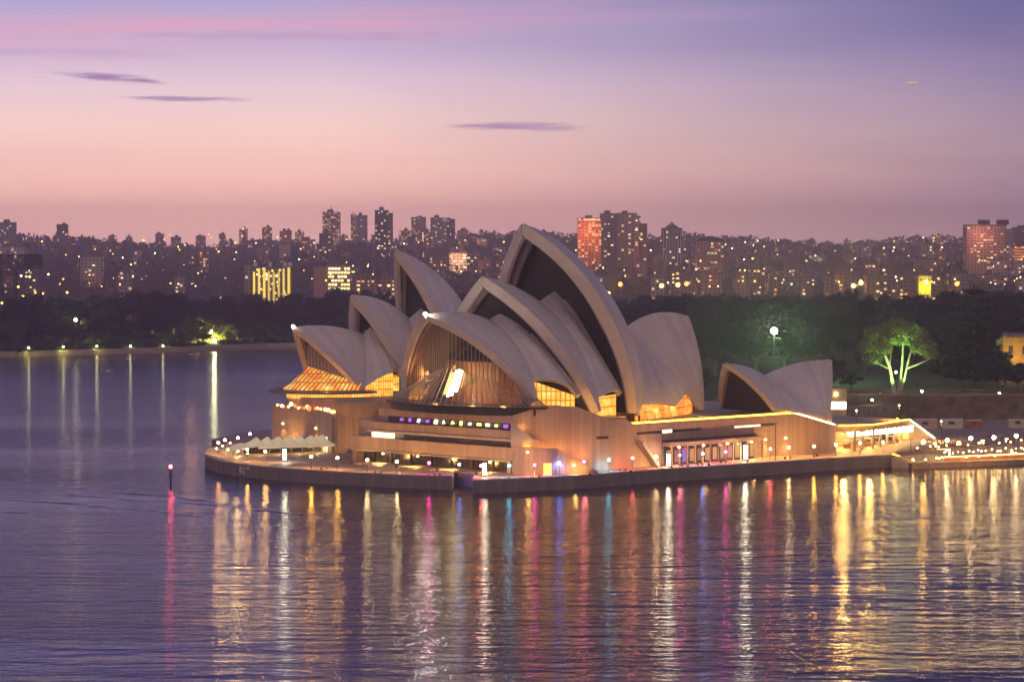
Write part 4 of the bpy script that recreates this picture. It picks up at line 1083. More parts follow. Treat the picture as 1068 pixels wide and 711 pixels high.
for i, (px, py) in enumerate(um):
    p = on_z(px, py + 5.5, 1.6 if False else 1.6); p = on_z(px, py + 7, 1.6); umbrella(p, 1.6, f'{"dull red" if i % 2 == 0 else "buff"} parasol over the quay bar, {on_[i]} from the wharf steps', ucol[i % 2])
# bar counter with lamps
M['bar_em'] = emit('bar_light', (1, .6, .16), 10)
bm_ = emit('bar_bulb', (1, .78, .4), 60)
bar_ = thing('quay_bar', 'long open bar with a line of golden lamps on the low wharf', 'bar', tuple(on_z(1010, 478, 1.6)))
a = on_z(985, 481, 1.6); b = on_z(1110, 475.5, 1.6); mb = MB(); dv = Vector((.3, 1.2, 0)); mb.prism([a, b, b + dv, a + dv], 1.6, 2.7); mb.build('counter', M['wood'], bar_)
mb = MB(); mb.bar(a + Vector((0, -.1, 1.25)), b + Vector((0, -.1, 1.25)), .2); mb.build('light_strip', M['bar_em'], bar_)
for k in range(26):
    q = a.lerp(b, k / 25) + Vector((rnd.uniform(-.5, .5), 2.5 + rnd.uniform(-1, 1), 2.3 + rnd.uniform(-.4, .5))); mb = MB(); mb.ball(q, .17, nu=8, nv=6); mb.build('bulb', bm_, bar_)
p = on_z(983, 478, 1.6); mb = MB(); mb.box((p.x - 2.2, p.y, 1.6), (p.x + 2.2, p.y + 1.5, 4.4)); bb = thing('bar_kiosk', 'small very bright kiosk on the low wharf beside the bar', 'kiosk', (p.x, p.y, 1.6))
mb.build('counter_front', emit('kiosk_front', (1, .72, .3), 6), bb); mb = MB(); mb.box((p.x - 2.8, p.y - .6, 4.4), (p.x + 2.8, p.y + 2, 4.65)); mb.build('roof', M['wood'], bb)
p = on_z(939, 473, 1.6)
stp = thing('stair_light', 'glowing strip beside the wharf steps', 'light', tuple(p)); mb = MB(); mb.bar(on_z(931, 473.2, 3.6), on_z(953, 480.6, 1.9), .3); mb.build('tube', M['strip'], stp)

# channel marker
p = on_z(178, 506, 0); cmk = thing('channel_marker', 'thin dark channel marker post with a red light standing in the water', 'beacon', (p.x, p.y, 0))
mb = MB(); mb.tube([(p.x, p.y, -2), (p.x, p.y, 3.6)], [.28, .22], k=8); mb.build('pile', M['dark'], cmk)
mb = MB(); mb.tube([(p.x, p.y, 2.7), (p.x, p.y, 2.85)], .75, k=10); mb.build('platform', M['dark'], cmk)
mb = MB(); mb.tube([(p.x, p.y, 3.5), (p.x, p.y, 3.6), (p.x, p.y, 4.3), (p.x, p.y, 4.5)], [.3, .5, .5, .12], k=8); mb.build('day_mark', M['red'], cmk)
mb = MB(); mb.ball((p.x, p.y, 4.95), .4, nu=10, nv=8); mb.build('red_light', emit('marker_red', (1, .07, .14), 60), cmk)

# ground floodlights that wash the granite
fl_n = 0
def flood(p, tgt, watts, where, col=(1, .55, .12), ang=125, g=ZB):
    p = Vector(p); t = thing('ground_floodlight', f'small dark floodlight on the paving {where}', 'floodlight', (p.x, p.y, g), 'floodlights at the podium foot')
    mb = MB(); mb.box((p.x - .3, p.y - .2, g + .15), (p.x + .3, p.y + .2, g + .55)); mb.build('housing', M['dark'], t)
    mb = MB(); mb.box((p.x - .36, p.y - .1, g), (p.x + .36, p.y + .1, g + .15)); mb.build('bracket', M['dark'], t)
    spot(t, (p.x, p.y, g + .9), tgt, col, watts, ang, .4)
FW = ['below the left end of the galleries', 'below the middle of the galleries', 'below the right half of the galleries', 'at the podium corner']
for k, L in enumerate((54, 36, 20, 5)):
    q = P0 + fd * L - fb * 8; flood(q, q + fb * 8 + Vector((0, 0, 9)), 3700, FW[k])
for k, (q, w) in enumerate(((Vector((7, 708, 0)), 'left of the orange door'), (Vector((20, 714.5, 0)), 'before the outer stair'), (Vector((31, 725, 0)), 'before the prow'), (P3 + wd * 5 + wn_ * 9, 'by the small side stair'), (P3 + wd * 20 + wn_ * 9, 'before the arcade\'s left third'), (P3 + wd * 36 + wn_ * 9, 'before the arcade\'s middle'), (P3 + wd * 52 + wn_ * 9, 'before the arcade\'s right end'), (P3 + wd * 66 + wn_ * 9, 'before the plain wall under the steps'))):
    flood(q, q - wn_ * 9 + Vector((0, 0, 9)), 3700, w)
for k, (f, w) in enumerate(((.15, 'behind the marquee\'s right end'), (.6, 'behind the middle of the marquee'))):
    q = K.lerp(K2, f) - ts * 5; flood(q, q + ts * 6 + Vector((0, 0, 10)), 3000, w)
q = K + ts * 8 + TH.w * 12; flood(q, q - TH.w * 10 + Vector((0, 0, 11)), 3500, 'in the corner between the two podium blocks')

# added wall lamps with token lenses, put in to light the paving
wl = emit('lamp_lens', (1, .66, .22), 16)
def added_wall_lamp(p, d, watts=2600, z=8.8, root=None):
    p = Vector((p[0], p[1], z)); d = Vector((d[0], d[1], 0)).normalized(); mb = MB(); mb.obox(p + d * .05 - Vector((.3, .3, 0)), (.6, 0, 0), (0, .6, 0), .35); o = mb.build('added_wall_lamp', wl, root or podium)
    spot(root or podium, p + d * .9 - Vector((0, 0, .2)), p + d * 5 - Vector((0, 0, 8)), (1, .52, .12), watts, 135, .3)
for L in (8, 22, 36, 50): added_wall_lamp(P0 + fd * L - fb * .2, -fb, 3000, 5.7)
for s_ in (5, 14, 24, 34, 44, 54, 63): added_wall_lamp(P3 + wd * s_ + wn_ * (3.5 if 11 < s_ < 50 else .1), wn_, 3000, 8.0)
for f in (.25, .8): added_wall_lamp(K.lerp(K2, f) - ts * .1, -ts, 2500, 9.5, north)
added_wall_lamp(Vector((4, 716.4, 0)), (.2, -1, 0), 1500, 9.0); added_wall_lamp(Vector((16, 718.6, 0)), (.5, -.86, 0), 1500, 5.5)
for q in ((100, 806, 14.5), (116, 832, 14.5), (128, 828, 10)): 
    t = thing('deck_lamp', f'tall post lamp with a golden head {["at the foot of the grand steps", "at the top of the deck stair", "beside the deck stair"][int(q[0] > 110) + int(q[0] > 120)]}', 'lamp', (q[0], q[1], 4.2 if q[0] > 120 else 10.3))
    mb = MB(); mb.tube([(q[0], q[1], 4.2 if q[0] > 120 else 10.3), (q[0], q[1], q[2])], [.1, .07], k=6); mb.build('post', M['dark'], t)
    mb = MB(); mb.ball((q[0], q[1], q[2] + .2), .3, nu=8, nv=6); mb.build('lamp_head', M['strip_w'], t); spot(t, (q[0], q[1], q[2] - .3), (q[0] - 1, q[1] + 2, 0), (1, .56, .12), 9000, 150, .3)
for k, (px, py) in enumerate(((975, 463), (1000, 461), (1025, 459.5), (1050, 458))):
    p = on_z(px, py, 8.3); t = thing('quay_floodlight', f'downward lamp on a thin pole over the upper quay, {on_[k]} from the left', 'floodlight', (p.x, p.y, 4.2), 'downward lamps over the upper quay')
    mb = MB(); mb.tube([(p.x, p.y, 4.2), (p.x, p.y, p.z)], [.08, .06], k=6); mb.build('post', M['dark'], t); mb = MB(); mb.obox((p.x - .4, p.y - .3, p.z), (.8, 0, 0), (0, .6, 0), .2); mb.build('lamp_head', wl, t)
    spot(t, (p.x, p.y, p.z - .2), (p.x, p.y - 1, 0), (1, .5, .12), 8000, 150, .3)

# more of the crowded quay at the right
more = []
for rw, (y0, g) in enumerate(((474.5, 1.6), (471.5, 1.6), (463.5, 4.2))):
    for k in range(7): more.append((958 + k * 15.5 + rw * 5 + rnd.uniform(-2, 2), y0 - k * 1.05 + 4.5, g, rw, k))
for px, py, g, rw, k in more:
    p = on_z(px, py, g); umbrella(p, g, f'{"dull red" if (k + rw) % 3 == 0 else "buff"} parasol {["in the front row by the quay bar", "in the second row of the quay bar", "on the upper quay"][rw]}, {on_[k]} from the left', ucol[0 if (k + rw) % 3 == 0 else 1])
ltn = emit('lantern_gold', (1, .58, .14), 22); lt0 = None
for k in range(48):
    px = rnd.uniform(945, 1070); rw = k % 3; py = (480, 476, 467)[rw] - (px - 945) * .062 + rnd.uniform(-1, 1); g = (1.6, 1.6, 4.2)[rw]; p = on_z(px, py, g + 1.0)
    if lt0 is None:
        mb = MB(); mb.ball((0, 0, 0), .24, 0, 8, 6); mb.tube([(0, 0, -1.0), (0, 0, -.2)], [.16, .06], 1, 6); lt0 = o = mb.build('table_lantern', [ltn, M['dark']])
    else: o = lt0.copy(); COL.objects.link(o)
    o.location = p; tag(o, f'small golden lantern on the {["low wharf before the bar", "low wharf behind the bar", "upper quay"][rw]}', 'lantern', ['lanterns on the wharf front', 'lanterns behind the bar', 'lanterns on the upper quay'][rw])
bn = thing('shade_canopy', 'long flat canopy with a brilliant white lit edge over the concourse', 'canopy', (105, 820, 8))
a = e1 + Vector((3.5, -1.9, 0)); b = e2 + Vector((7, -5.9, 0)); mb = MB(); mb.bar((a.x, a.y, 8.0), (b.x, b.y, 7.4), .5, h=1.1); mb.build('lit_edge', emit('canopy_edge', (1, .78, .38), 4.5), bn)
mb = MB(); mb.prism([a, b, b + Vector((-3, 6, 0)), a + Vector((-3, 6, 0))], 8.62, 8.8); mb.build('roof', M['white'], bn)
ql = thing('quay_edge_light', 'long golden strip light along the upper quay wall', 'light', tuple(on_z(1000, 467, 3.8)))
mb = MB(); mb.bar(on_z(938, 471.3, 3.7) - Vector((0, .25, 0)), on_z(1125, 464.6, 3.7) - Vector((0, .25, 0)), .25); mb.build('tube', M['strip'], ql)
for k in range(6):
    p = on_z(880 + k * 11, 467.5 - k * 1.1, ZB); c_ = thing('stall', f'small golden lit stall under the concourse canopy, {on_[k]} from the left', 'stall', (p.x, p.y, ZB), 'stalls under the concourse canopy')
    mb = MB(); mb.obox((p.x, p.y, ZB), (1.9, 0, 0), (0, 1.2, 0), 1.1); mb.build('counter', M['wood'], c_); mb = MB(); mb.obox((p.x - .1, p.y - .3, ZB + 2.3), (2.1, 0, 0), (0, 1.6, 0), .14); mb.build('awning', M['tent_lit'], c_)
    for q in (0, 1.8): mb = MB(); mb.bar((p.x + q + .05, p.y, ZB), (p.x + q + .05, p.y, ZB + 2.3), .1); mb.build('post', M['steel'], c_)

# ================================================================== LAND BEHIND: wall, huts, gardens
tw = thing('garden_wall', 'long weathered sandstone retaining wall below the dark gardens', 'wall', (160, 930, 4.2))
mb = MB(); n = 40; G = []
for i in range(n + 1):
    x = 92 + 330 * i / n; y = 934 + 2.5 * math.sin(i * 1.7) + 1.5 * math.sin(i * .6); row = []
    for j, z in enumerate((3.8, 6, 8, 10, 12.2)): row.append((x, y + .35 * j + rnd.uniform(-.5, .5), z + rnd.uniform(-.2, .2) * (j > 0)))
    G.append(row)
mb.grid(G); 
for a, b in zip(G, G[1:]): mb.face([a[-1], b[-1], (b[-1][0], 965, 12.35), (a[-1][0], 965, 12.35)])
M['cliff'] = plain('weathered_sandstone', (.16, .11, .08), .9, var=.6, scale=.25, bump=.6)
mb.build('rock_face', M['cliff'], tw)
mb = MB()
for a, b in zip(G, G[1:]): mb.bar(Vector(a[-1]) + Vector((0, .4, .3)), Vector(b[-1]) + Vector((0, .4, .3)), .5, h=.7)
mb.build('coping', M['stone'], tw)
hut_spec = [((955, 977), 439.5, 447, (.5, .38, .34), 'pale pink site hut with a dark window, first on the forecourt'), ((983, 1004), 439.5, 446.5, (.6, .5, .45), 'white site hut with a dark window, second on the forecourt'),
            ((1009, 1024), 440.5, 446.5, (.4, .1, .07), 'dull red container beside the white site hut'), ((1053, 1072), 440, 446, (.6, .45, .4), 'pale hut at the right end of the forecourt')]
for (xa, xb), yt, yb, c, lab in hut_spec:
    p = on_z(xa, yb, 4.2); q = on_z(xb, yb, 4.2); h = (yb - yt) * p.y / FPX + .6
    t = thing('site_hut', lab, 'hut', (p.x, p.y, 4.2), 'huts on the forecourt')
    cm = plain('hut_paint', c, .6, var=.1); mb = MB(); mb.obox((p.x, p.y, 4.2), (q.x - p.x, 0, 0), (0, 3, 0), h); mb.build('walls', cm, t)
    mb = MB(); mb.obox((p.x - .2, p.y - .25, 4.2 + h), (q.x - p.x + .4, 0, 0), (0, 3.5, 0), .18); mb.build('roof', M['white'], t)
    mb = MB(); w = q.x - p.x; mb.face([(p.x + w * .3, p.y - .02, 5.4), (p.x + w * .6, p.y - .02, 5.4), (p.x + w * .6, p.y - .02, 6.4), (p.x + w * .3, p.y - .02, 6.4)]); mb.build('window', M['dark'], t)
# lit gate building behind the restaurant shells
p = on_y(862, 428, 905); q = on_y(883, 428, 905)
t = thing('gate_building', 'small cream building with a glaring white lit lower window band behind the restaurant shells', 'building', (p.x, p.y, 4.2))
def zy(py, y): return on_y(534, py, y).z
mb = MB(); mb.obox((p.x, p.y, 4.2), (q.x - p.x, 0, 0), (0, 8, 0), zy(405, 905) - 4.2); mb.build('walls', plain('cream_wall', (.5, .4, .22), .6), t)
mb = MB(); mb.obox((p.x - .3, p.y - .3, zy(405, 905)), (q.x - p.x + .6, 0, 0), (0, 8.6, 0), .4); mb.build('roof', M['roof'], t)
mb = MB(); mb.obox((p.x + .2, p.y - .12, zy(426.5, 905)), (q.x - p.x - .4, 0, 0), (0, .1, 0), zy(419, 905) - zy(426.5, 905)); mb.build('lit_window', emit('gate_window', (1, .85, .5), 9), t)
mb = MB(); mb.ball(on_y(872, 411, 904.6), .5, nu=8, nv=6); mb.build('lantern', emit('gate_lantern', (1, .75, .35), 25), t)
# long low wall and canopy with yellow light on the forecourt
mb = MB(); a = on_z(884, 441, 4.2); b = on_z(940, 436.5, 4.2); t = thing('low_stone_building', 'long low grey stone building under the garden wall', 'building', (a.x, a.y, 4.2))
mb.prism([a, b, b + Vector((0, 8, 0)), a + Vector((0, 8, 0))], 4.2, zy(424, 920)); mb.build('walls', plain('grey_brown_stone', (.28, .22, .18), .85, var=.4, scale=.5, bump=.3), t)
# Government-house like yellow building among trees
p = on_y(1046, 390, 1010); t = thing('yellow_villa', 'yellow lit villa with a crenellated parapet behind the tall garden tree', 'house', (p.x, p.y, 12.4))
zt = zy(352, 1010); zb_ = 12.3
mb = MB(); mb.box((p.x, 1010, zb_), (p.x + 26, 1024, zt)); mb.build('wall', plain('ochre_wall', (.55, .34, .08), .8), t)
for k in range(13):
    mb = MB(); mb.box((p.x + .2 + k * 2, 1009.7, zt), (p.x + 1.3 + k * 2, 1010.4, zt + .9)); mb.build('merlon', M['stone'], t)
mb = MB(); mb.box((p.x + 2, 1013, zt), (p.x + 24, 1022, zt + 1.6)); mb.build('roof', M['roof'], t)
for k in range(4):
    mb = MB(); mb.box((p.x + 2.0 + k * 5, 1009.9, zt - 6), (p.x + 3.6 + k * 5, 1009.98, zt - 3)); mb.build('window', M['dark'], t)
lamp(t, (p.x + 4, 1004, zt - 7), (1, .55, .12), 1600, .5)

# ------------------------------------------------------------------ trees
def leafmat(name, c):
    m, t, b = newmat(name); oi = t.nodes.new('ShaderNodeObjectInfo'); n = noise(t, pos(t, 'Object'), .35, 3, .6)
    f = math_(t, 'ADD', math_(t, 'MULTIPLY', oi.outputs['Random'], .4), math_(t, 'MULTIPLY', n, .6))
    t.links.new(ramp(t, f, [(.3, tuple(x * .5 for x in c) + (1,)), (.7, tuple(x * 1.5 for x in c) + (1,))]), b.inputs['Base Color'])
    b.inputs['Roughness'].default_value = .7; b.inputs['Specular IOR Level'].default_value = .15; return m
M['leaf_d'] = leafmat('dark_leaves', (.02, .04, .032)); M['leaf_far'] = leafmat('haze_paled_leaves', (.085, .08, .07)); M['leaf_m'] = leafmat('mid_leaves', (.045, .075, .04)); M['leaf_p'] = leafmat('pine_leaves', (.035, .05, .03))  # far leaves paled: distance haze is put into their colour
def crown_mb(r, blobs, nleaf, leaf, rng_, flat=.8):
    mb = MB()
    for (c, br) in blobs:
        c = Vector(c)
        for _ in range(nleaf):
            d = Vector((rng_.gauss(0, 1), rng_.gauss(0, 1), rng_.gauss(0, 1))).normalized(); k = rng_.uniform(.62, 1.08) if rng_.random() < .85 else rng_.uniform(.2, .7)
            p = c + Vector((d.x * br * k, d.y * br * k, d.z * br * k * flat))
            u = Vector((rng_.gauss(0, 1), rng_.gauss(0, 1), rng_.gauss(0, .6))).normalized(); w = u.cross(d + Vector((.01, 0, .3))).normalized(); s = leaf * rng_.uniform(.6, 1.4)
            mb.face([p - u * s * .5, p + w * s * .35, p + u * s * .5, p - w * s * .35])
    return mb
def make_tree(kind, H, rng_, leaf=1.3, nleaf=95, mat='leaf_d', label='', cat='tree', group=None):
    t = thing({'round': 'shade_tree', 'fig': 'fig_tree', 'pine': 'pine_tree', 'palm': 'palm_tree'}[kind], label, cat, (0, 0, 0), group)
    mb = MB(); cb = []
    if kind in ('round', 'fig'):
        th = H * .32; mb.tube([(0, 0, -1), (0, 0, th * .5), (.3, .1, th), (.2, .2, H * .6)], [H * .035, H * .028, H * .022, H * .012], k=7)
        nb_ = 10 if kind == 'round' else 13
        for i in range(nb_):
            a = 2 * math.pi * i / nb_ + rng_.uniform(-.4, .4); rr = H * rng_.uniform(.1, .36) * (1.25 if kind == 'fig' else 1.0); z = H * rng_.uniform(.42, .84) - rr * .25
            c = (rr * math.cos(a), rr * math.sin(a), z); br = H * rng_.uniform(.12, .2); cb.append((c, br))
            mb.tube([(0, 0, th * .8), (c[0] * .5, c[1] * .5, th + (z - th) * .6), c], [H * .014, H * .01, H * .004], k=5)
        cb.append(((0, 0, H * .8), H * .17))
        flat = .75
    elif kind == 'pine':
        mb.tube([(0, 0, -1), (0, 0, H * .5), (0, 0, H * .97)], [H * .022, H * .014, H * .004], k=6); flat = .35
        for i in range(9):
            z = H * (.22 + .085 * i); rr = H * .2 * (1 - i / 11)
            for q in range(4):
                a = q * 1.57 + i * .7; cb.append(((rr * .6 * math.cos(a), rr * .6 * math.sin(a), z), rr * .62))
                mb.tube([(0, 0, z), (rr * .9 * math.cos(a), rr * .9 * math.sin(a), z - .3)], [H * .006, H * .003], k=4)
        nleaf = int(nleaf * .45)
    mb.build('trunk', M['bark'], t)
    crown_mb(0, cb, nleaf, leaf, rng_, flat).build('crown', M[mat], t)
    return t
rt = random.Random(11)
prot = {}
for k in range(5): prot['round', k] = make_tree('round', 20, rt, 1.5, 100, ['leaf_d', 'leaf_m'][k % 2], 'x')
for k in range(2): prot['fig', k] = make_tree('fig', 20, rt, 1.5, 105, 'leaf_d', 'x')
M['leaf_g'] = leafmat('lit_grove_leaves', (.13, .15, .04)); prot['round', 9] = make_tree('round', 20, rt, 1.2, 150, 'leaf_g', 'x')  # leaf colour brightened and yellowed in place of lamp light
prot['pine', 0] = make_tree('pine', 26, rt, 1.3, 90, 'leaf_p', 'x')
used_p = set()
def plant(kind, k, x, y, z, s, label, group=None, sq=1.0):
    key = (kind, k); src = prot[key]; sc = (s * sq, s * sq, s); rz = rt.uniform(0, 6.28)
    if key in used_p: t = copy_tree(src, (x, y, z), rz, None, sc)
    else: used_p.add(key); t = src; t.location = (x, y, z); t.rotation_euler = (0, 0, rz); t.scale = sc
    t['label'] = label
    if group: t['group'] = group
    elif 'group' in t: del t['group']
    return t
def px_of(x, y): return 534 + FPX * x / y
LM = [(0, 45, 'below the harbour crane'), (45, 100, 'behind the lone bright lamp on the far shore'), (100, 150, 'on the far shore left of the yellow lit grove'), (150, 185, 'at the left side of the yellow lit grove'), (185, 240, 'in the yellow lit grove on the far shore'),
      (240, 300, 'on the far shore left of the lowest sail shell'), (300, 370, 'on the far shore above the lowest sail shell'), (370, 520, 'on the far shore behind the middle sail shells'), (520, 640, 'behind the tallest sail shells'), (640, 700, 'right of the tallest shell, above the rear shell'), (700, 760, 'between rear shell and restaurant shells'),
      (760, 830, 'behind the restaurant shells under the floodlight'), (830, 900, 'left of the green lit fig tree'), (900, 980, 'behind the green lit fig tree'), (980, 1200, 'at the right edge of the gardens')]
def where_(px):
    for a, b, s in LM:
        if a <= px < b: return s
    return 'at the left end of the far shore' if px < 0 else 'at the right edge of the gardens'
def row_name(i): return ['front row', 'second row', 'third row', 'back row', 'topmost row'][min(4, i)]
# far shore (left): rows behind the path
tops = {0: 312, 40: 303, 60: 304, 90: 304, 110: 297, 150: 298, 170: 303, 185: 295, 215: 301, 235: 301, 260: 304, 300: 304, 330: 300, 350: 297, 400: 300, 520: 302}
def top_at(px):
    ks = sorted(tops); 
    if px <= ks[0]: return tops[ks[0]]
    for a, b in zip(ks, ks[1:]):
        if px <= b: return tops[a] + (tops[b] - tops[a]) * (px - a) / (b - a)
    return tops[ks[-1]]
SZ = ['small', 'middling', 'large']
for r_ in range(4):
    px = -14 + r_ * 7
    while px < 560:
        if not (r_ == 0 and 196 < px < 236):
            sy_ = shore_y((px - 534) / FPX * 1680); y = sy_ + 16 + r_ * 34 + rt.uniform(-6, 6); x = (px - 534) / FPX * y; g = park_z(x, y)
            s_t = (HC - (top_at(px) + rt.uniform(-4, 10) - 258) * y / FPX - g) / 20
            s = [rt.uniform(.42, .68), rt.uniform(.7, .9), None, None][r_] or max(.6, min(1.7, s_t * (.93 if r_ == 2 else 1.0)))
            kind = 'round' if rt.random() < .7 else 'fig'
            plant(kind, rt.randrange(5 if kind == 'round' else 2), x, y, g - .5, s, f'{SZ[min(2, int(s * 2.2))]} dark {"rounded" if kind == "round" else "spreading"} tree {where_(px)}, {row_name(r_)}', 'trees along the far shore', 1.15)
        px += rt.uniform(15, 24)
# small trees round the two glaring lamps
for k, (px, dy, s) in enumerate(((190, 20, .5), (198, 12, .42), (205, 22, .62), (212, 14, .5), (218, 26, .75), (228, 20, .55), (236, 14, .42), (196, 34, .75), (209, 36, .85), (230, 36, .7))):
    y = shore_y((px - 534) / FPX * 1680) + dy; x = (px - 534) / FPX * y
    plant('round', 9, x, y, park_z(x, y) - .5, s, f'yellow lit tree {["left", "right"][px > 221]} of the two glaring lamps, {["nearer the path", "further back"][dy > 21]}', 'lit trees of the grove', 1.1)
# gardens (right)
gt = {600: 306, 640: 304, 680: 306, 700: 308, 770: 303, 790: 303, 830: 308, 870: 307, 900: 310, 940: 310, 985: 300, 1068: 302}
def gtop(px):
    ks = sorted(gt)
    if px <= ks[0]: return gt[ks[0]]
    for a, b in zip(ks, ks[1:]):
        if px <= b: return gt[a] + (gt[b] - gt[a]) * (px - a) / (b - a)
    return gt[ks[-1]]
for r_, (y0, hh) in enumerate(((985, 14), (1075, 17), (1190, 19), (1330, 21), (1480, 23), (1620, 24))):
    px = 590 + r_ * 5
    while px < 1085:
        y = y0 + rt.uniform(-22, 22); x = (px - 534) / FPX * y; d0 = y - shore_y(x)
        if d0 > 4 and not (r_ == 0 and (px < 720 or 890 < px < 985 or px > 1042)) and not (r_ == 1 and 1035 < px):
            g = park_z(x, y); s = hh / 20 * rt.uniform(.8, 1.15)
            if r_ >= 4: s = max(.7, (HC - (gtop(px) + rt.uniform(-4, 11) - 258) * y / FPX - g) / 20)
            kind = 'round' if rt.random() < .65 else 'fig'
            plant(kind, rt.randrange(5 if kind == 'round' else 2), x, y, g - .5, s, f'{SZ[min(2, int(s * 2.2))]} dark {"rounded" if kind == "round" else "spreading"} garden tree {where_(px)}, {row_name(r_)}', 'trees in the gardens', 1.2)
        px += rt.uniform(19, 30) * (1200 / y0) * .9
for px, y, top, lab in ((1016, 985, 293, 'tall dark pine with a flat top rising over the gardens at the right'), (1033, 1040, 303, 'second tall dark pine right of the flat topped pine'), (1001, 1100, 322, 'shorter dark pine left of the flat topped pine')):
    x = (px - 534) / FPX * y; g = 12.3; plant('pine', 0, x, y, g, (HC - (top - 258) * y / FPX - g) / 26, lab, 'pines in the gardens', 1.5)
for px, top in ((1005, 365), (1030, 372), (868, 370), (888, 385), (1049, 374), (1062, 378), (1074, 374)):
    y = 960 + rt.uniform(-4, 10); x = (px - 534) / FPX * y; plant('round', rt.randrange(5), x, y, 12.3, (HC - (top - 258) * y / FPX - 12.3) / 20, f'low bushy tree just above the garden wall {where_(px)}', 'bushy trees above the garden wall', 1.3)
# the fig lit green
fx, fy = (937 - 534) / FPX * 938, 938
ft = thing('spreading_tree', 'broad tree lit vivid green from below, three pale trunks, above the garden wall', 'tree', (fx, fy, 12.3))
mb = MB()
def fp(px, py, dy=0): v = on_y(px, py, 938 + dy); return (v.x, v.y, v.z)
limbs = [([fp(933, 412), fp(931, 398), fp(928, 382), fp(921, 366, -1), fp(912, 354, -2)], [.75, .62, .5, .35, .15]), ([fp(937, 412, 1), fp(939, 396, 1), fp(941, 378, 2), fp(942, 356, 2), fp(940, 343, 2)], [.6, .5, .42, .3, .12]),
         ([fp(938, 411, 1), fp(943, 395), fp(947, 378, -1), fp(950, 366, -1)], [.5, .42, .36, .25]), ([fp(946, 384, -1), fp(956, 380, -2), fp(968, 375, -2), fp(974, 369, -2)], [.35, .28, .2, .08]),
         ([fp(929, 385), fp(918, 380, 2), fp(906, 376, 2)], [.32, .24, .1]), ([fp(950, 366, -1), fp(956, 352, 1), fp(962, 345, 1)], [.25, .2, .08]), ([fp(928, 380), fp(930, 362, 3), fp(926, 345, 3)], [.3, .25, .08])]
for p, r_ in limbs: mb.tube(p, r_, k=8)
M['pale_bark'] = plain('pale_bark', (.42, .38, .28), .8, var=.3, scale=.8)
mb.build('trunk', M['pale_bark'], ft)
bl = [((909, 373), 3.6), ((904, 362), 3.2), ((915, 358), 4.2), ((912, 348), 3.6), ((925, 345), 4.4), ((935, 340), 4.3), ((934, 352), 3.6), ((948, 345), 4.3), ((958, 350), 4.2), ((966, 361), 3.8), ((970, 369), 3.0), ((957, 362), 3.2), ((942, 352), 3.8), ((922, 364), 3.0)]
blobs = [((Vector(fp(*c, rt.uniform(-4, 4)))), r_) for c, r_ in bl]
crown_mb(0, blobs, 420, .85, rt, .72).build('crown', leafmat('fig_leaves', (.15, .17, .06)), ft)
for q, tgt, wv in (((931, 415), (929, 375), 24000), ((941, 415), (944, 368), 28000)):
    a = Vector(fp(*q, -4)); a.z = 12.8; spot(ft, a, fp(*tgt, 0), (.42, 1, .2), wv, 62, .25)
a = Vector(fp(937, 416, -16)); a.z = 12.8; spot(ft, a, fp(937, 350, 0), (.6, .85, .3), 26000, 75, .3)
# garden lamps and lit shrubs
def park_lamp(px, py, y, col, e, label, r=.45, watts=0, h=5, wc=None):
    p = on_y(px, py, y); g = p.z - h; t = thing('park_lamp', label, 'lamp', (p.x, p.y, g), 'lamps in the parks')
    mb = MB(); mb.tube([(p.x, p.y, g), (p.x, p.y, p.z - r)], [.12, .08], k=6); mb.build('post', M['dark'], t)
    mb = MB(); mb.ball(p, r, nu=10, nv=8); mb.build('lamp_head', emit('lamp_head', col, e), t)
    if watts: spot(t, p + Vector((0, r + .4, .3)), p + Vector((0, 9, -3 if h > 2 else 2)), wc or col, watts * 1.5, 165, .4)
    return t
for px, py, y, e, w in ((961.5, 408, 940, 60, 'on the grass right of the green lit tree'), (1042.5, 410, 940, 60, 'on the grass far right above the garden wall'), (934.5, 388, 960, 45, 'behind the trunks of the green lit tree'), (909.5, 417, 930, 45, 'on the garden wall\'s coping left of the green lit tree'), (918, 411, 938, 25, 'low on the grass just left of the green lit tree')):
    park_lamp(px, py, y, (.85, 1, .5), e, f'pale green lamp {w}', .38, 60, 1.5 if py > 405 else 4)
park_lamp(1053.5, 372, 1000, (1, .9, .5), 90, 'bright lamp before the yellow villa', .55, 300, 4)
t = park_lamp(807.5, 345, 1010, (.95, 1, .62), 220, 'glaring floodlight on a tall mast above the gardens', 1.15, 0, 30)
t.name = 'floodlight_mast'; t['category'] = 'floodlight'; del t['group']
p = on_y(807.5, 345, 1010); lamp(t, p + Vector((0, -3, -1)), (.5, 1, .4), 55000, 1.0)
# far shore lights
for i, (px, py, e, w) in enumerate(((30, 362.5, 16, 'first from the left on the far shore path'), (66, 361.5, 16, 'second on the far shore path'), (101, 361, 18, 'third on the far shore path'), (136, 360.8, 16, 'fourth on the far shore path'), (170, 360.5, 15, 'fifth on the far shore path'), (263, 331, 20, 'high among the trees right of the yellow lit grove'))):
    y = shore_y((px - 534) / FPX * 1660) + (3 if py > 340 else 60); park_lamp(px, py, y, (1, .85, .5), e, f'small lamp {w}', .55, 1400 if py > 340 else 1500, 4, (.9, .85, .15))
park_lamp(79, 333.6, 1650, (1, .85, .55), 40, 'lone bright lamp among the dark trees of the far shore', 1.0, 9000, 6, (.9, .8, .15))
park_lamp(220, 346, 1694, (1, .9, .5), 60, 'upper of two glaring lamps in the yellow lit grove', 1.1, 70000, 8, (.95, .85, .12)); park_lamp(223.5, 355, 1688, (1, .9, .5), 60, 'lower of two glaring lamps in the yellow lit grove', 1.1, 50000, 5, (.95, .85, .12))
park_lamp(206, 352, 1684, (1, .85, .3), 60, 'added third lamp left of the two glaring lamps', .6, 40000, 5, (.9, .9, .1))  # extra lamp put in to widen the grove's yellow glow
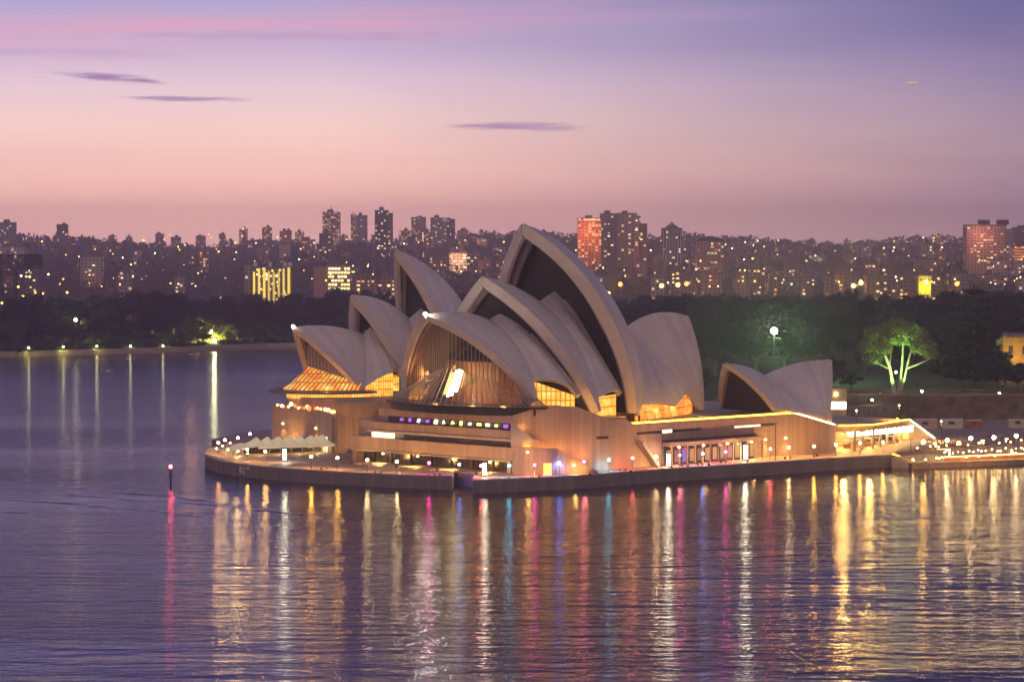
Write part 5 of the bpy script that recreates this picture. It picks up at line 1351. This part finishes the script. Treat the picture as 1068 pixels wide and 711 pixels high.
# low shrubs along the far path
sh_ = None
for k, px in enumerate(list(range(8, 185, 11)) + [192, 200, 209, 230, 238, 246, 255, 266, 280, 294]):
    sy_ = shore_y((px - 534) / FPX * 1640); y = sy_ + 8; x = (px - 534) / FPX * y; s = rt.uniform(.8, 1.5)
    if sh_ is None:
        t = thing('shrub', 'x', 'shrub', (x, y, 2.8), 'shrubs along the far shore path'); sh_ = t
        cb = [((rt.uniform(-3, 3), rt.uniform(-1, 1), rt.uniform(.8, 1.8)), rt.uniform(1, 1.7)) for _ in range(6)]; c = crown_mb(0, cb, 60, .8, rt, .8); c.v = [(v[0] + x, v[1] + y, v[2] + 2.8) for v in c.v]; c.build('foliage', M['leaf_m'], t)
    else: t = copy_tree(sh_, (x, y, 2.8), rt.uniform(0, 6.28), None, (s, s, s))
    t['label'] = f'low rounded shrub {where_(px)}, beside the path'

# ================================================================== CITY
def facade(name, wall, lit_frac=.07, floor=3.2, bay=3.6, glow=0.0, gcol=(1, .6, .25), vert=False):
    """wall with rows of dark windows set in it (uv in metres), a few of them lit"""
    m, t, b = newmat(name); s = t.nodes.new('ShaderNodeSeparateXYZ'); t.links.new(pos(t, 'UV'), s.inputs[0])
    fx_ = math_(t, 'DIVIDE', s.outputs[0], bay); fz_ = math_(t, 'DIVIDE', s.outputs[1], floor)
    wx = math_(t, 'LESS_THAN', math_(t, 'ABSOLUTE', math_(t, 'SUBTRACT', math_(t, 'FRACT', fx_), .5)), .3); wz = math_(t, 'LESS_THAN', math_(t, 'ABSOLUTE', math_(t, 'SUBTRACT', math_(t, 'FRACT', fz_), .5)), .28)
    win = math_(t, 'MULTIPLY', wx, wz); cb = t.nodes.new('ShaderNodeCombineXYZ'); t.links.new(math_(t, 'FLOOR', fx_), cb.inputs[0]); t.links.new(math_(t, 'FLOOR', fz_), cb.inputs[1])
    oi = t.nodes.new('ShaderNodeObjectInfo'); t.links.new(math_(t, 'MULTIPLY', oi.outputs['Random'], 91.0), cb.inputs[2])
    wn = t.nodes.new('ShaderNodeTexWhiteNoise'); wn.noise_dimensions = '3D'; t.links.new(cb.outputs[0], wn.inputs['Vector'])
    lit = math_(t, 'MULTIPLY', win, math_(t, 'LESS_THAN', wn.outputs[0], lit_frac))
    t.links.new(mixc(t, win, (*wall, 1), tuple(x * .25 for x in wall) + (1,)), b.inputs['Base Color']); b.inputs['Roughness'].default_value = .7
    e = mixc(t, math_(t, 'FRACT', math_(t, 'MULTIPLY', wn.outputs[0], 47.0)), (1, .5, .16, 1), (1, .85, .5, 1))
    t.links.new(e, b.inputs['Emission Color']); t.links.new(math_(t, 'MULTIPLY', lit, 1.3 + glow), b.inputs['Emission Strength'])
    m.cycles.emission_sampling = 'NONE'; return m
FA = {'pink': facade('pink_facade', (.52, .32, .27)), 'brown': facade('brown_facade', (.34, .22, .18), .05), 'grey': facade('grey_facade', (.34, .31, .33), .05), 'pale': facade('pale_facade', (.6, .5, .45), .06),
      'dark': facade('dark_facade', (.16, .14, .16), .06), 'lit': facade('bright_windowed_facade', (.5, .32, .22), .38, glow=1.5), 'orange': facade('orange_facade', (.55, .26, .15), .3), 'plainpink': plain('blank_pink_wall', (.5, .28, .22), .8, var=.08)}
TONE = {'pink': 'pinkish', 'brown': 'brown', 'grey': 'grey', 'pale': 'pale', 'dark': 'dark', 'lit': 'brightly windowed', 'orange': 'orange lit', 'plainpink': 'blank pink'}
WIN = [emit('window_warm', (1, .55, .2), 1.9, False), emit('window_gold', (1, .72, .25), 2.6, False), emit('window_white', (1, .88, .6), 2.8, False), emit('window_orange', (1, .36, .1), 1.5, False)]
wmesh = {}
def win_mesh(mi, w, h):
    key = (mi, w, h)
    if key not in wmesh:
        me = bpy.data.meshes.new('lit_window'); me.from_pydata([(-w / 2, -.12, -h / 2), (w / 2, -.12, -h / 2), (w / 2, -.12, h / 2), (-w / 2, -.12, h / 2)], [], [(0, 1, 2, 3)]); me.materials.append(WIN[mi]); wmesh[key] = me
    return wmesh[key]
def lit_window(root, loc, mi, w=1.6, h=1.3):
    o = bpy.data.objects.new('lit_window', win_mesh(mi, w, h)); COL.objects.link(o); o.parent = root; o.location = Vector(loc) - parent_origin(root); return o
rc = random.Random(5)
def building(x0, x1, ytop, Y, fa, label, depth=None, rot=None, nwin=6, roofbox=True, group=None, wi=None, wsz=None, name='apartment_building', cat='apartment building', extra=None, glow=0):
    """x0..x1, ytop in photo pixels at distance Y; stands on the hill"""
    X0 = (x0 - 534) / FPX * Y; X1 = (x1 - 534) / FPX * Y; g = terr((X0 + X1) / 2, Y) - 2; zt = HC - (ytop - 258) * Y / FPX
    if zt < g + 6: zt = g + 6
    w = X1 - X0; dpt = depth or max(12, min(26, w * .8)); rot = rc.uniform(-.3, .3) if rot is None else rot
    t = thing(name, label, cat, (X0, Y, g), group)
    u = Vector((math.cos(rot), math.sin(rot), 0)); v = Vector((-math.sin(rot), math.cos(rot), 0)); o = Vector((X0, Y, 0))
    mb = MB(); mb.prism([o, o + u * w, o + u * w + v * dpt, o + v * dpt], g, zt); mb.build('walls', FA[fa] if isinstance(fa, str) else fa, t)
    mb = MB(); mb.prism([o - u * .4 - v * .4, o + u * (w + .4) - v * .4, o + u * (w + .4) + v * (dpt + .4), o + v * (dpt + .4) - u * .4], zt, zt + .9); mb.build('roof', M['roof'], t)
    if roofbox and w > 9:
        a = o + u * w * rc.uniform(.2, .5) + v * dpt * .3; mb = MB(); mb.prism([a, a + u * w * .3, a + u * w * .3 + v * dpt * .4, a + v * dpt * .4], zt + .9, zt + rc.uniform(3, 5.5)); mb.build('lift_housing', M['roof'], t)
    nf = max(1, int((zt - g) / 3.2)); nbx = max(1, int(w / 3.6))
    for k in range(nwin):
        i = rc.randrange(nbx); j = rc.randrange(max(1, int(nf * .25)), nf) if nf > 2 else 0
        p = o + u * (i + .5) * min(3.6, w / nbx) + Vector((0, 0, g + (j + .5) * 3.2)); sz = wsz or (rc.choice((1.4, 1.6, 2.6)), 1.25)
        lit_window(t, p, rc.choice((0, 0, 1, 1, 2, 3)) if wi is None else rc.choice(wi), *sz)
    return t, o, u, v, w, dpt, g, zt
# notable towers
B = building
B(-4, 15, 232.5, 3800, 'grey', 'square grey tower on the skyline behind the harbour crane', nwin=6, rot=0); B(-20, 24, 258, 3300, 'pale', 'pale long block below the square grey tower', nwin=14, rot=0)
B(59.5, 71, 234.5, 3800, 'brown', 'slim lone tower with two bright lights near its top, left skyline', nwin=2, rot=.1)
B(84, 106, 267, 2650, 'pale', 'plain pale slab standing low, right of the slim lone tower', nwin=2, rot=0, depth=14)
B(140, 148, 261, 2900, 'pale', 'small pale lit block among dark hillside trees', nwin=5); B(208, 215, 262, 2900, 'orange', 'narrow block with an orange lit top on the left hillside', nwin=3)
r_ = B(255, 266, 276, 2350, 'pale', 'greyish end wing of the golden lit apartment block', nwin=0, rot=.1)
# golden lit block: tall lit stair columns
t, o, u, v, w, dp, g, zt = B(263, 304, 279, 2330, plain('gold_block_wall', (.36, .28, .1), .8), 'long apartment block with golden lit vertical bays above the trees', nwin=0, rot=.05, roofbox=False)
for k in range(8):
    f = (k + .5) / 8; mb = MB(); a = o + u * (w * f - 1.3) - v * .3; hh = zt - rc.uniform(-1, 4); mb.prism([a, a + u * rc.uniform(1.3, 2.2), a + u * 1.8 + v * .2, a + v * .2], g + 4, hh); mb.build('lit_bay', emit('lit_bay', (1, .68, .1), rc.uniform(.9, 1.9), False), t)
for k in (0, 3, 6, 7):
    mb = MB(); a = o + u * (w * (k + .3) / 8) + v * 2; mb.prism([a, a + u * 3, a + u * 3 + v * 4, a + v * 4], zt, zt + 4.5); mb.build('lift_housing', M['white'], t)
for k in range(34): lit_window(t, o + u * rc.uniform(1, w - 1) + Vector((0, 0, rc.uniform(g + 6, zt - 1))), rc.choice((1, 1, 2)), 1.7, 1.5)
B(327, 341, 278.5, 2300, 'plainpink', 'windowless pink slab beside the yellow gridded block', nwin=0, rot=0, depth=14, roofbox=False)
t, o, u, v, w, dp, g, zt = B(341.5, 366, 277, 2310, plain('cream_grid_wall', (.5, .38, .14), .8), 'block with a glaring yellow grid of lit windows', nwin=0, rot=0)
for i in range(7):
    for j in range(6):
        if rc.random() < .88: lit_window(t, o + u * (1.8 + i * (w - 3) / 6.3) + Vector((0, 0, zt - 2.5 - j * 3.3)), rc.choice((1, 1, 2)), 2.1, 1.9)
t = B(366, 374, 279, 2320, 'pale', 'narrow pale end block with lamps right of the yellow gridded block', nwin=6, rot=0)
for a, b, y_, l in ((367, 383, 286, 'first'), (382, 396, 288, 'second'), (394, 413, 288, 'third')): B(a, b, y_, 2280, 'brown', f'brown balconied block, {l} of three right of the yellow gridded block', nwin=9, rot=0, wi=(0, 3, 1))
t, o, u, v, w, dp, g, zt = B(336.5, 354.5, 221.5, 4700, 'orange', 'broad pink lit tower with a short spire, tallest on the left skyline', nwin=16, rot=0, wi=(0, 2, 3))
c_ = o + u * w * .5 + v * 6; mb = MB(); mb.tube([(c_.x, c_.y, zt), (c_.x, c_.y, zt + 3), (c_.x, c_.y, zt + 3.1), (c_.x, c_.y, zt + 13)], [5, 4, .9, .25], k=8); mb.build('spire', M['roof'], t)
t, o, u, v, w, dp, g, zt = B(366, 371, 224, 4650, 'orange', 'thin red lit tower with a red beacon on its mast', nwin=8, rot=0, roofbox=False, wi=(3, 0))
c_ = o + u * w * .5 + v * 4; mb = MB(); mb.tube([(c_.x, c_.y, zt), (c_.x, c_.y, zt + 9)], [.8, .3], k=6); mb.build('mast', M['roof'], t); mb = MB(); mb.ball((c_.x, c_.y, zt + 9.6), 1.2, nu=8, nv=6); mb.build('beacon', emit('beacon_red', (1, .2, .15), 5, False), t)
B(371.5, 383, 225, 4700, 'grey', 'dark stepped tower right of the thin red lit tower', nwin=5, rot=0)
t, o, u, v, w, dp, g, zt = B(391, 405, 220, 3500, 'dark', 'tallest dark tower with scattered lit windows left of the narrow high shell', nwin=18, rot=0, wi=(1, 2, 0)); B(404.5, 409.5, 223, 3510, 'grey', 'grey rear slab joined to the tallest dark tower', nwin=3, rot=0, roofbox=False)
B(333, 346, 244, 3400, 'dark', 'squat dark tower under the pink lit spire tower', nwin=6, rot=0); B(315, 322, 248, 3500, 'pink', 'small pinkish tower left of the squat dark tower', nwin=4, rot=0)
B(429, 444, 227, 4600, 'pink', 'pinkish lit tower with a chamfered top above the narrow high shell', nwin=10, rot=0); B(449, 466, 227.5, 4400, 'grey', 'grey wide tower with a lit foot', nwin=14, rot=0, wi=(1, 2)); B(464, 474.5, 229, 4420, 'dark', 'dark stepped end of the grey wide tower', nwin=4, rot=0)
B(416, 428, 241, 4500, 'orange', 'low orange lit block left of the pinkish chamfered tower', nwin=7, rot=0); B(440, 449, 240, 4520, 'lit', 'low bright block between the two towers', nwin=6, rot=0); B(477, 487, 241, 4400, 'pale', 'low pale block right of the dark stepped tower', nwin=7)
t, o, u, v, w, dp, g, zt = B(468.5, 487, 264, 2900, 'pale', 'pale cream lit block above the second shell with a lift tower', nwin=12, rot=0, wi=(0, 1, 2)); lamp(t, o + u * w * .5 - v * 14 + Vector((0, 0, zt - 6)), (1, .5, .25), 26000, 2)
B(487, 500, 265, 2920, 'grey', 'grey block with a column of lit windows beside the pale cream block', nwin=10, rot=0, wi=(1, 2)); B(499, 512, 272, 2900, 'brown', 'brown stepped terraces left of the tallest shell', nwin=5, rot=0)
B(448, 468, 266, 2950, 'brown', 'low brown rooftops left of the pale cream block', nwin=8, rot=0)
# big cluster right of the tallest shell
t, o, u, v, w, dp, g, zt = B(602.5, 627, 228, 2900, 'orange', 'broad tower glowing orange, left of the big grey cluster', nwin=24, rot=0, wi=(0, 3, 3)); lamp(t, o + u * w * .35 - v * 22 + Vector((0, 0, zt - 14)), (1, .3, .12), 55000, 3)
mb = MB(); mb.bar(o + u * 6 - v * .3 + Vector((0, 0, zt - 1)), o + u * (w - 1) - v * .3 + Vector((0, 0, zt - 1)), .9, h=.9); mb.build('cornice_light', emit('cornice_light', (1, .6, .2), 3, False), t)
B(626, 647, 223.5, 2960, 'grey', 'left tall grey tower of the big cluster', nwin=8, rot=0); B(644, 664, 223, 2930, 'grey', 'middle tall grey tower of the big cluster', nwin=10, rot=0); B(662, 668, 226, 2900, 'pink', 'narrow pinkish corner of the big cluster', nwin=4, rot=0, roofbox=False); B(667, 675, 234, 2900, 'brown', 'lower brown right end of the big cluster', nwin=5, rot=0)
t, o, u, v, w, dp, g, zt = B(690.5, 711.5, 238.5, 3100, 'dark', 'dark ribbed tower with a small domed cap', nwin=10, rot=0, roofbox=False, wi=(1, 2)); c_ = o + u * w * .5 + v * 8
mb = MB(); mb.tube([(c_.x, c_.y, zt + .9), (c_.x, c_.y, zt + 3), (c_.x, c_.y, zt + 5), (c_.x, c_.y, zt + 8)], [7.5, 6, 2.5, .4], k=12); mb.build('cap', M['roof'], t)
for k in range(7): mb = MB(); a = o + u * (1 + k * (w - 2) / 6.4) - v * .5; mb.prism([a, a + u * .9, a + u * .9 + v * .5, a + v * .5], g, zt); mb.build('rib', M['white'], t)
t, o, u, v, w, dp, g, zt = B(726.5, 755, 252, 2900, 'pink', 'pinkish block under a dark arched roof', nwin=10, rot=0, roofbox=False)
mb = MB(); nn_ = 10
for i in range(nn_):
    f0, f1 = i / nn_, (i + 1) / nn_; mb.prism([o + u * w * f0, o + u * w * f1, o + u * w * f1 + v * dp, o + u * w * f0 + v * dp], zt, 0, 0, 0, [zt + 5 * math.sin(math.pi * f0) ** .6 + .5, zt + 5 * math.sin(math.pi * f1) ** .6 + .5, zt + 5 * math.sin(math.pi * f1) ** .6 + .5, zt + 5 * math.sin(math.pi * f0) ** .6 + .5])
mb.build('arched_roof', M['dark'], t)
# wide tower at the right
t, o, u, v, w, dp, g, zt = B(1008, 1049, 235, 3000, 'pink', 'very wide pink tower with two dark roof houses at the right', nwin=26, rot=0, roofbox=False)
for a in (.32, .8): mb = MB(); q = o + u * w * a + v * 4; mb.prism([q, q + u * 12, q + u * 12 + v * 9, q + v * 9], zt + .9, zt + 6); mb.build('roof_house', M['dark'], t)
lamp(t, o + u * w * .3 - v * 18 + Vector((0, 0, zt - 10)), (1, .4, .26), 26000, 3)
B(1049, 1056, 240, 3050, 'pale', 'pale slab touching the very wide pink tower', nwin=2, rot=0); B(1058, 1080, 238, 3150, 'brown', 'brown tower at the right edge of the picture', nwin=7, rot=0)
t, o, u, v, w, dp, g, zt = B(1057, 1085, 257, 2800, 'orange', 'low block with glowing orange balcony rows at the right edge', nwin=6, rot=0)
for k in range(6): mb = MB(); mb.bar(o + u * .5 - v * .4 + Vector((0, 0, zt - 1.5 - k * 2.9)), o + u * w - v * .4 + Vector((0, 0, zt - 1.5 - k * 2.9)), .7, h=.7); mb.build('lit_balcony', WIN[3], t)
B(962, 974, 254.5, 3100, 'white' if 'white' in FA else 'pale', 'small white columned block with a lit foot, right hillside', nwin=6, rot=0, wi=(1, 2))
# general fabric of the hills
SK = [(-10, 240), (60, 243), (100, 245), (160, 244), (240, 243), (255, 238), (270, 237), (286, 229), (300, 240), (330, 243), (420, 243), (480, 240), (540, 246), (600, 246), (700, 248), (760, 250), (810, 250), (825, 248), (840, 252), (870, 249), (890, 250), (940, 247), (1000, 248), (1075, 250)]
def sk(px):
    for (a, b), (c, d) in zip(SK, SK[1:]):
        if px <= c: return b + (d - b) * max(0, px - a) / (c - a)
    return 250
LMC = [(-99, 30, 'near the harbour crane'), (30, 57, 'left of the slim lone tower'), (57, 110, 'around the slim lone tower'), (110, 180, 'on the hillside right of the slim tower'), (180, 250, 'on the left hillside before the golden block'), (250, 310, 'above the golden lit apartment block'), (310, 390, 'near the pink spire tower'),
       (390, 450, 'near the tallest dark tower'), (450, 530, 'above the second sail shell'), (530, 620, 'beside the tallest sail shell'), (620, 690, 'below the big grey cluster'), (690, 760, 'between domed tower and arched roof block'), (760, 830, 'on the hill above the restaurant shells'), (830, 900, 'on the hill left of the green lit tree'),
       (900, 960, 'on the hill above the green lit tree'), (960, 1010, 'on the hill left of the very wide pink tower'), (1010, 1200, 'below the very wide pink tower')]
def wh_c(px):
    for a, b, s in LMC:
        if a <= px < b: return s
    return 'on the hill'
cnt = {}
layers = [(5000, 1.5, 2.6, 6, 11, 18), (4200, 6, 6, 7, 12, 24), (3500, 14, 7, 9, 16, 28), (2900, 24, 8, 10, 17, 27), (2500, 38, 6, 9, 16, 30)]
DN = ['skyline row', 'second row', 'middle row', 'low row', 'lowest row']
for li, (Y, dy, hv, w0, w1, gap) in enumerate(layers):
    px = -12 + li * 4
    while px < 1078:
        dens = 1.0
        if px > 640: dens = .62
        if px < 250: dens = 1.35 if li == 0 else 2.6
        w_ = rc.uniform(w0, w1) * (1.35 if px > 700 and li > 1 else 1.0)
        yt = sk(px) + dy + rc.uniform(-hv * .3, hv) + (rc.uniform(-4, -1) if li == 0 and rc.random() < .15 else 0)
        if li > 0 and px < 250: yt += 3
        fa = rc.choice(['pink', 'brown', 'brown', 'pale', 'grey', 'dark', 'pink'] if px > 560 else ['pink', 'pale', 'brown', 'grey', 'dark', 'pink'])
        if 250 < px < 330 and li == 0: fa = rc.choice(['orange', 'lit', 'orange', 'pink'])
        Yv = Y + rc.uniform(-200, 200)
        hw_ = 'wide' if w_ > 12 else ('narrow' if w_ < 9 else 'mid sized')
        lab = f'{hw_} {TONE[fa]} block {wh_c(px)}, {DN[li]}'
        if li >= 3 and (250 < px + w_ and px < 412 or 464 < px + w_ and px < 512): px += 12; continue
        B(px, px + w_, yt, Yv, fa, lab, nwin=rc.choice((0, 1, 1, 2, 3)), group='apartment blocks on the far hills')
        px += w_ + rc.uniform(2, gap) * dens * 1.3
# houses low at the foot of the right hill (brick terraces)
for px in range(700, 1000, 17):
    if rc.random() < .8: B(px, px + rc.uniform(12, 17), 283 + rc.uniform(-3, 5), 2300 + rc.uniform(-60, 60), 'brown', f'low brick range {wh_c(px)}', nwin=4, group='brick ranges at the foot of the hill')

# hillside trees as a mass
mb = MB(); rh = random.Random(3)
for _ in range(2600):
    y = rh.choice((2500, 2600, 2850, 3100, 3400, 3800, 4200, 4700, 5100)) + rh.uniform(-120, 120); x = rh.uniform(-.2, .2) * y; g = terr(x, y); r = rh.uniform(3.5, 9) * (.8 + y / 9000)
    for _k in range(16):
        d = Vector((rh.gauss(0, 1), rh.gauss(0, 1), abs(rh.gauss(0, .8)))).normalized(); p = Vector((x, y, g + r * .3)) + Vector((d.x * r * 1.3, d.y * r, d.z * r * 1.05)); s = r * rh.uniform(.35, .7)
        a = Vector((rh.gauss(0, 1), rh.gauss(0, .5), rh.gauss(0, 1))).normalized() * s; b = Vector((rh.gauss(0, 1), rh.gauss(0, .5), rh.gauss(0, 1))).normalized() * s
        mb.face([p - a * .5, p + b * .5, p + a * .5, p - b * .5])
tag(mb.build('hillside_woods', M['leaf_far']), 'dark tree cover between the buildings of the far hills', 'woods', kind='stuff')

# street lights of the far suburbs
sl = {}
def slamp(px, py, Y, k, r, label):
    p = on_y(px, py, Y); key = k
    g = terr(p.x, Y); h = max(3, min(9, p.z - g))
    if key not in sl:
        mb = MB(); mb.ball((0, 0, 0), 1.0, 0, 8, 6); mb.bar((0, 0, -6), (0, 0, -.9), .2, 1)
        o = mb.build('street_lamp', [SLM[k], M['dark']]); sl[key] = o; o['category'] = 'street lamp'; o['group'] = 'street lamps of the far suburbs'
    else: o = sl[key].copy(); COL.objects.link(o)
    o.location = p; o.scale = (r, r, r); o['label'] = label
    slamp.n = getattr(slamp, 'n', 0) + 1
    if slamp.n % 4 == 0 and slamp.n < 200:
        l = lamp(o, (0, 0, 0), (1, .42, .16), 24000 if Y > 3000 else 9000, 2.0); l.location = (0, -26, 6)
    return o
SLM = [emit('lamp_white', (1, .78, .48), 8, False), emit('lamp_amber', (1, .5, .12), 9, False), emit('lamp_orange', (1, .26, .04), 7, False), emit('lamp_yellow', (1, .8, .15), 8, False)]
KN = ['white', 'amber', 'orange', 'yellow']
def sdepth(py): return 5000 if py < 250 else 4200 if py < 258 else 3400 if py < 268 else 2800 if py < 280 else 2400 if py < 292 else 2150
for i in range(205):
    px = rc.uniform(0, 1068); py = sk(px) + rc.choice((2, 6, 12, 20, 30, 42, 50)) + rc.uniform(-2, 5)
    if py > 300: py = rc.uniform(280, 299)
    k = rc.choice((0, 0, 0, 1, 1, 3)) if px > 110 else rc.choice((0, 1, 2, 2))
    Yd = sdepth(py) - 140; slamp(px, py, Yd, k, rc.uniform(.4, .95) * Yd / 3300, f'tiny {KN[k]} street lamp {wh_c(px)}, {DN[min(4, max(0, int((py - sk(px)) / 11)))]}')
# orange yard lights by the crane and a few bright glows
for px, py, k, r, w in ((19, 299, 1, 1.6, 'first'), (24, 309, 1, 1.9, 'second'), (37, 305, 2, 1.5, 'third'), (45, 306, 1, 1.3, 'fourth'), (66, 291, 2, 1.3, 'fifth'), (70, 305, 1, 1.6, 'sixth'), (22, 287.5, 0, 1.5, 'seventh'), (31, 288.5, 1, 1.6, 'eighth'), (50.5, 286, 0, 1.4, 'ninth'), (2, 316, 1, 1.5, 'tenth')):
    o = slamp(px, py, 1990, k, r * .5, f'{KN[k]} yard lamp {w} from the harbour crane outward'); o['group'] = 'yard lamps by the harbour crane'
    if k: lamp(None, on_y(px, py - 2, 1985), (1, .3, .05), 700, 1.5).parent = o; bpy.data.objects[COL.objects[-1].name].location = (0, -3, 1)
for px, py, k, w in ((647, 296.5, 2, 'under the big grey cluster'), (690, 298, 1, 'left of the yellow glow'), (707, 297, 1, 'in the orange street glow'), (716, 296, 2, 'right in the orange street glow'), (634, 306, 3, 'glowing greenish yellow by the shell'), (966, 294, 3, 'beside the bright yellow house'), (998, 296, 2, 'right of the bright yellow house'), (890, 298, 3, 'in the yellow hillside glow'), (898, 295, 3, 'above the yellow hillside glow')):
    o = slamp(px, py, 2130, k, 1.7, f'big {KN[k]} glowing lamp {w}'); o['group'] = 'big lamps at the hill foot'
    lamp(o, (0, 0, 0), {1: (1, .45, .1), 2: (1, .3, .06), 3: (.95, .85, .12)}[k], 9000, 1.5).location = (0, -4, .5)
# bright yellow lit house on the right hill
t, o, u, v, w, dp, g, zt = B(958, 971, 288, 2200, plain('yellow_wall', (.6, .5, .12), .8), 'small house with a floodlit yellow front on the right hillside', nwin=0, rot=0, name='floodlit_house', cat='house')
lamp(t, o + u * w * .5 - v * 10 + Vector((0, 0, zt - 9)), (1, .85, .1), 16000, 1)
for k in range(3): mb = MB(); a = o + u * (1.5 + k * 3) - v * .1; mb.face([(a.x, a.y, zt - 4), (a.x + 1.2, a.y, zt - 4), (a.x + 1.2, a.y, zt - 2), (a.x, a.y, zt - 2)]); mb.build('window', M['dark'], t)

# ------------------------------------------------------------------ hammerhead crane
Yc = 2030; cr = thing('hammerhead_crane', 'dark lattice hammerhead crane with a long boxy jib, at the left edge', 'crane', tuple(on_y(4, 320, Yc)))
def truss(a, b, hgt, dep, n, name, wb=1.0):
    mb = MB(); a = Vector(a); b = Vector(b)
    for dy in (0, dep):
        for dz in (0, hgt): mb.bar(a + Vector((0, dy, dz)), b + Vector((0, dy, dz)), wb)
        for i in range(n):
            p = a.lerp(b, i / n) + Vector((0, dy, 0)); q = a.lerp(b, (i + 1) / n) + Vector((0, dy, 0))
            mb.bar(p, q + Vector((0, 0, hgt)), wb * .6); mb.bar(p + Vector((0, 0, hgt)), q, wb * .6); mb.bar(p, p + Vector((0, 0, hgt)), wb * .6)
        mb.bar(b + Vector((0, dy, 0)), b + Vector((0, dy, hgt)), wb)
    for i in range(n + 1):
        p = a.lerp(b, i / n); mb.bar(p, p + Vector((0, dep, 0)), wb * .6); mb.bar(p + Vector((0, 0, hgt)), p + Vector((0, dep, hgt)), wb * .6)
    return mb.build(name, M['crane'], cr)
M['crane'] = plain('crane_steel', (.012, .01, .012), .7)
a = on_y(-35, 280, Yc); b = on_y(41.5, 279.5, Yc); truss(a, b, 9.6, 9, 7, 'jib', 1.0)
mb = MB(); p = on_y(24, 279, Yc); q = on_y(41, 279, Yc); mb.box((p.x, p.y + 1.5, p.z + 1), (q.x, p.y + 7.5, p.z + 9)); mb.build('machinery_house', M['crane'], cr)
base = on_y(0, 322, Yc); topz = on_y(0, 281, Yc).z
mb = MB(); x0, x1 = on_y(0, 300, Yc).x, on_y(15, 300, Yc).x
for xx in (x0, x1):
    for yy in (Yc, Yc + 10):
        mb.bar((xx, yy, 8), (xx, yy, topz), 1.3)
nseg = 5
for i in range(nseg):
    z0_, z1_ = 8 + (topz - 8) * i / nseg, 8 + (topz - 8) * (i + 1) / nseg
    for yy in (Yc, Yc + 10): mb.bar((x0, yy, z0_), (x1, yy, z1_), .5); mb.bar((x1, yy, z0_), (x0, yy, z1_), .5); mb.bar((x0, yy, z1_), (x1, yy, z1_), .5)
    for xx in (x0, x1): mb.bar((xx, Yc, z0_), (xx, Yc + 10, z1_), .5)
mb.build('tower', M['crane'], cr)

# distant aeroplane low in the sky
p = on_y(950.5, 86.5, 5200); ap = thing('aeroplane', 'tiny aeroplane glowing orange in the sky at the upper right', 'aeroplane', tuple(p))
apm = emit('aeroplane_glow', (1, .5, .3), .9, False)  # whole body emits, standing for the aircraft's streak of light
mb = MB(); mb.tube([p + Vector((-11, 0, 0)), p + Vector((-9, 0, .2)), p + Vector((7, 0, .2)), p + Vector((10, 0, 0))], [.3, 1.3, 1.3, .3], k=8); mb.build('fuselage', apm, ap)
mb = MB(); mb.face([p + Vector((-2, 0, 0)), p + Vector((2, -1, 0)), p + Vector((4, -11, .5)), p + Vector((2.5, -11, .5))]); mb.face([p + Vector((-2, 0, .02)), p + Vector((2, 1, .02)), p + Vector((4, 11, .52)), p + Vector((2.5, 11, .52))]); mb.build('wings', apm, ap)
mb = MB(); mb.face([p + Vector((7, 0, .8)), p + Vector((9.6, 0, .8)), p + Vector((10.5, 0, 4)), p + Vector((9, 0, 4))]); mb.build('tail_fin', apm, ap)

# ------------------------------------------------------------------ evening haze over the harbour
def haze():
    mb = MB(); mb.box((-2600, -60, -3), (2600, 5620, 142))
    m = bpy.data.materials.new('haze'); m.use_nodes = True; t = m.node_tree; t.nodes.clear()
    v = t.nodes.new('ShaderNodeVolumePrincipled'); v.inputs['Color'].default_value = (.95, .85, .9, 1); v.inputs['Density'].default_value = .00021; v.inputs['Anisotropy'].default_value = .75
    o = t.nodes.new('ShaderNodeOutputMaterial'); t.links.new(v.outputs[0], o.inputs['Volume']); m.cycles.homogeneous_volume = True
    tag(mb.build('haze', m), kind='stuff')
haze()
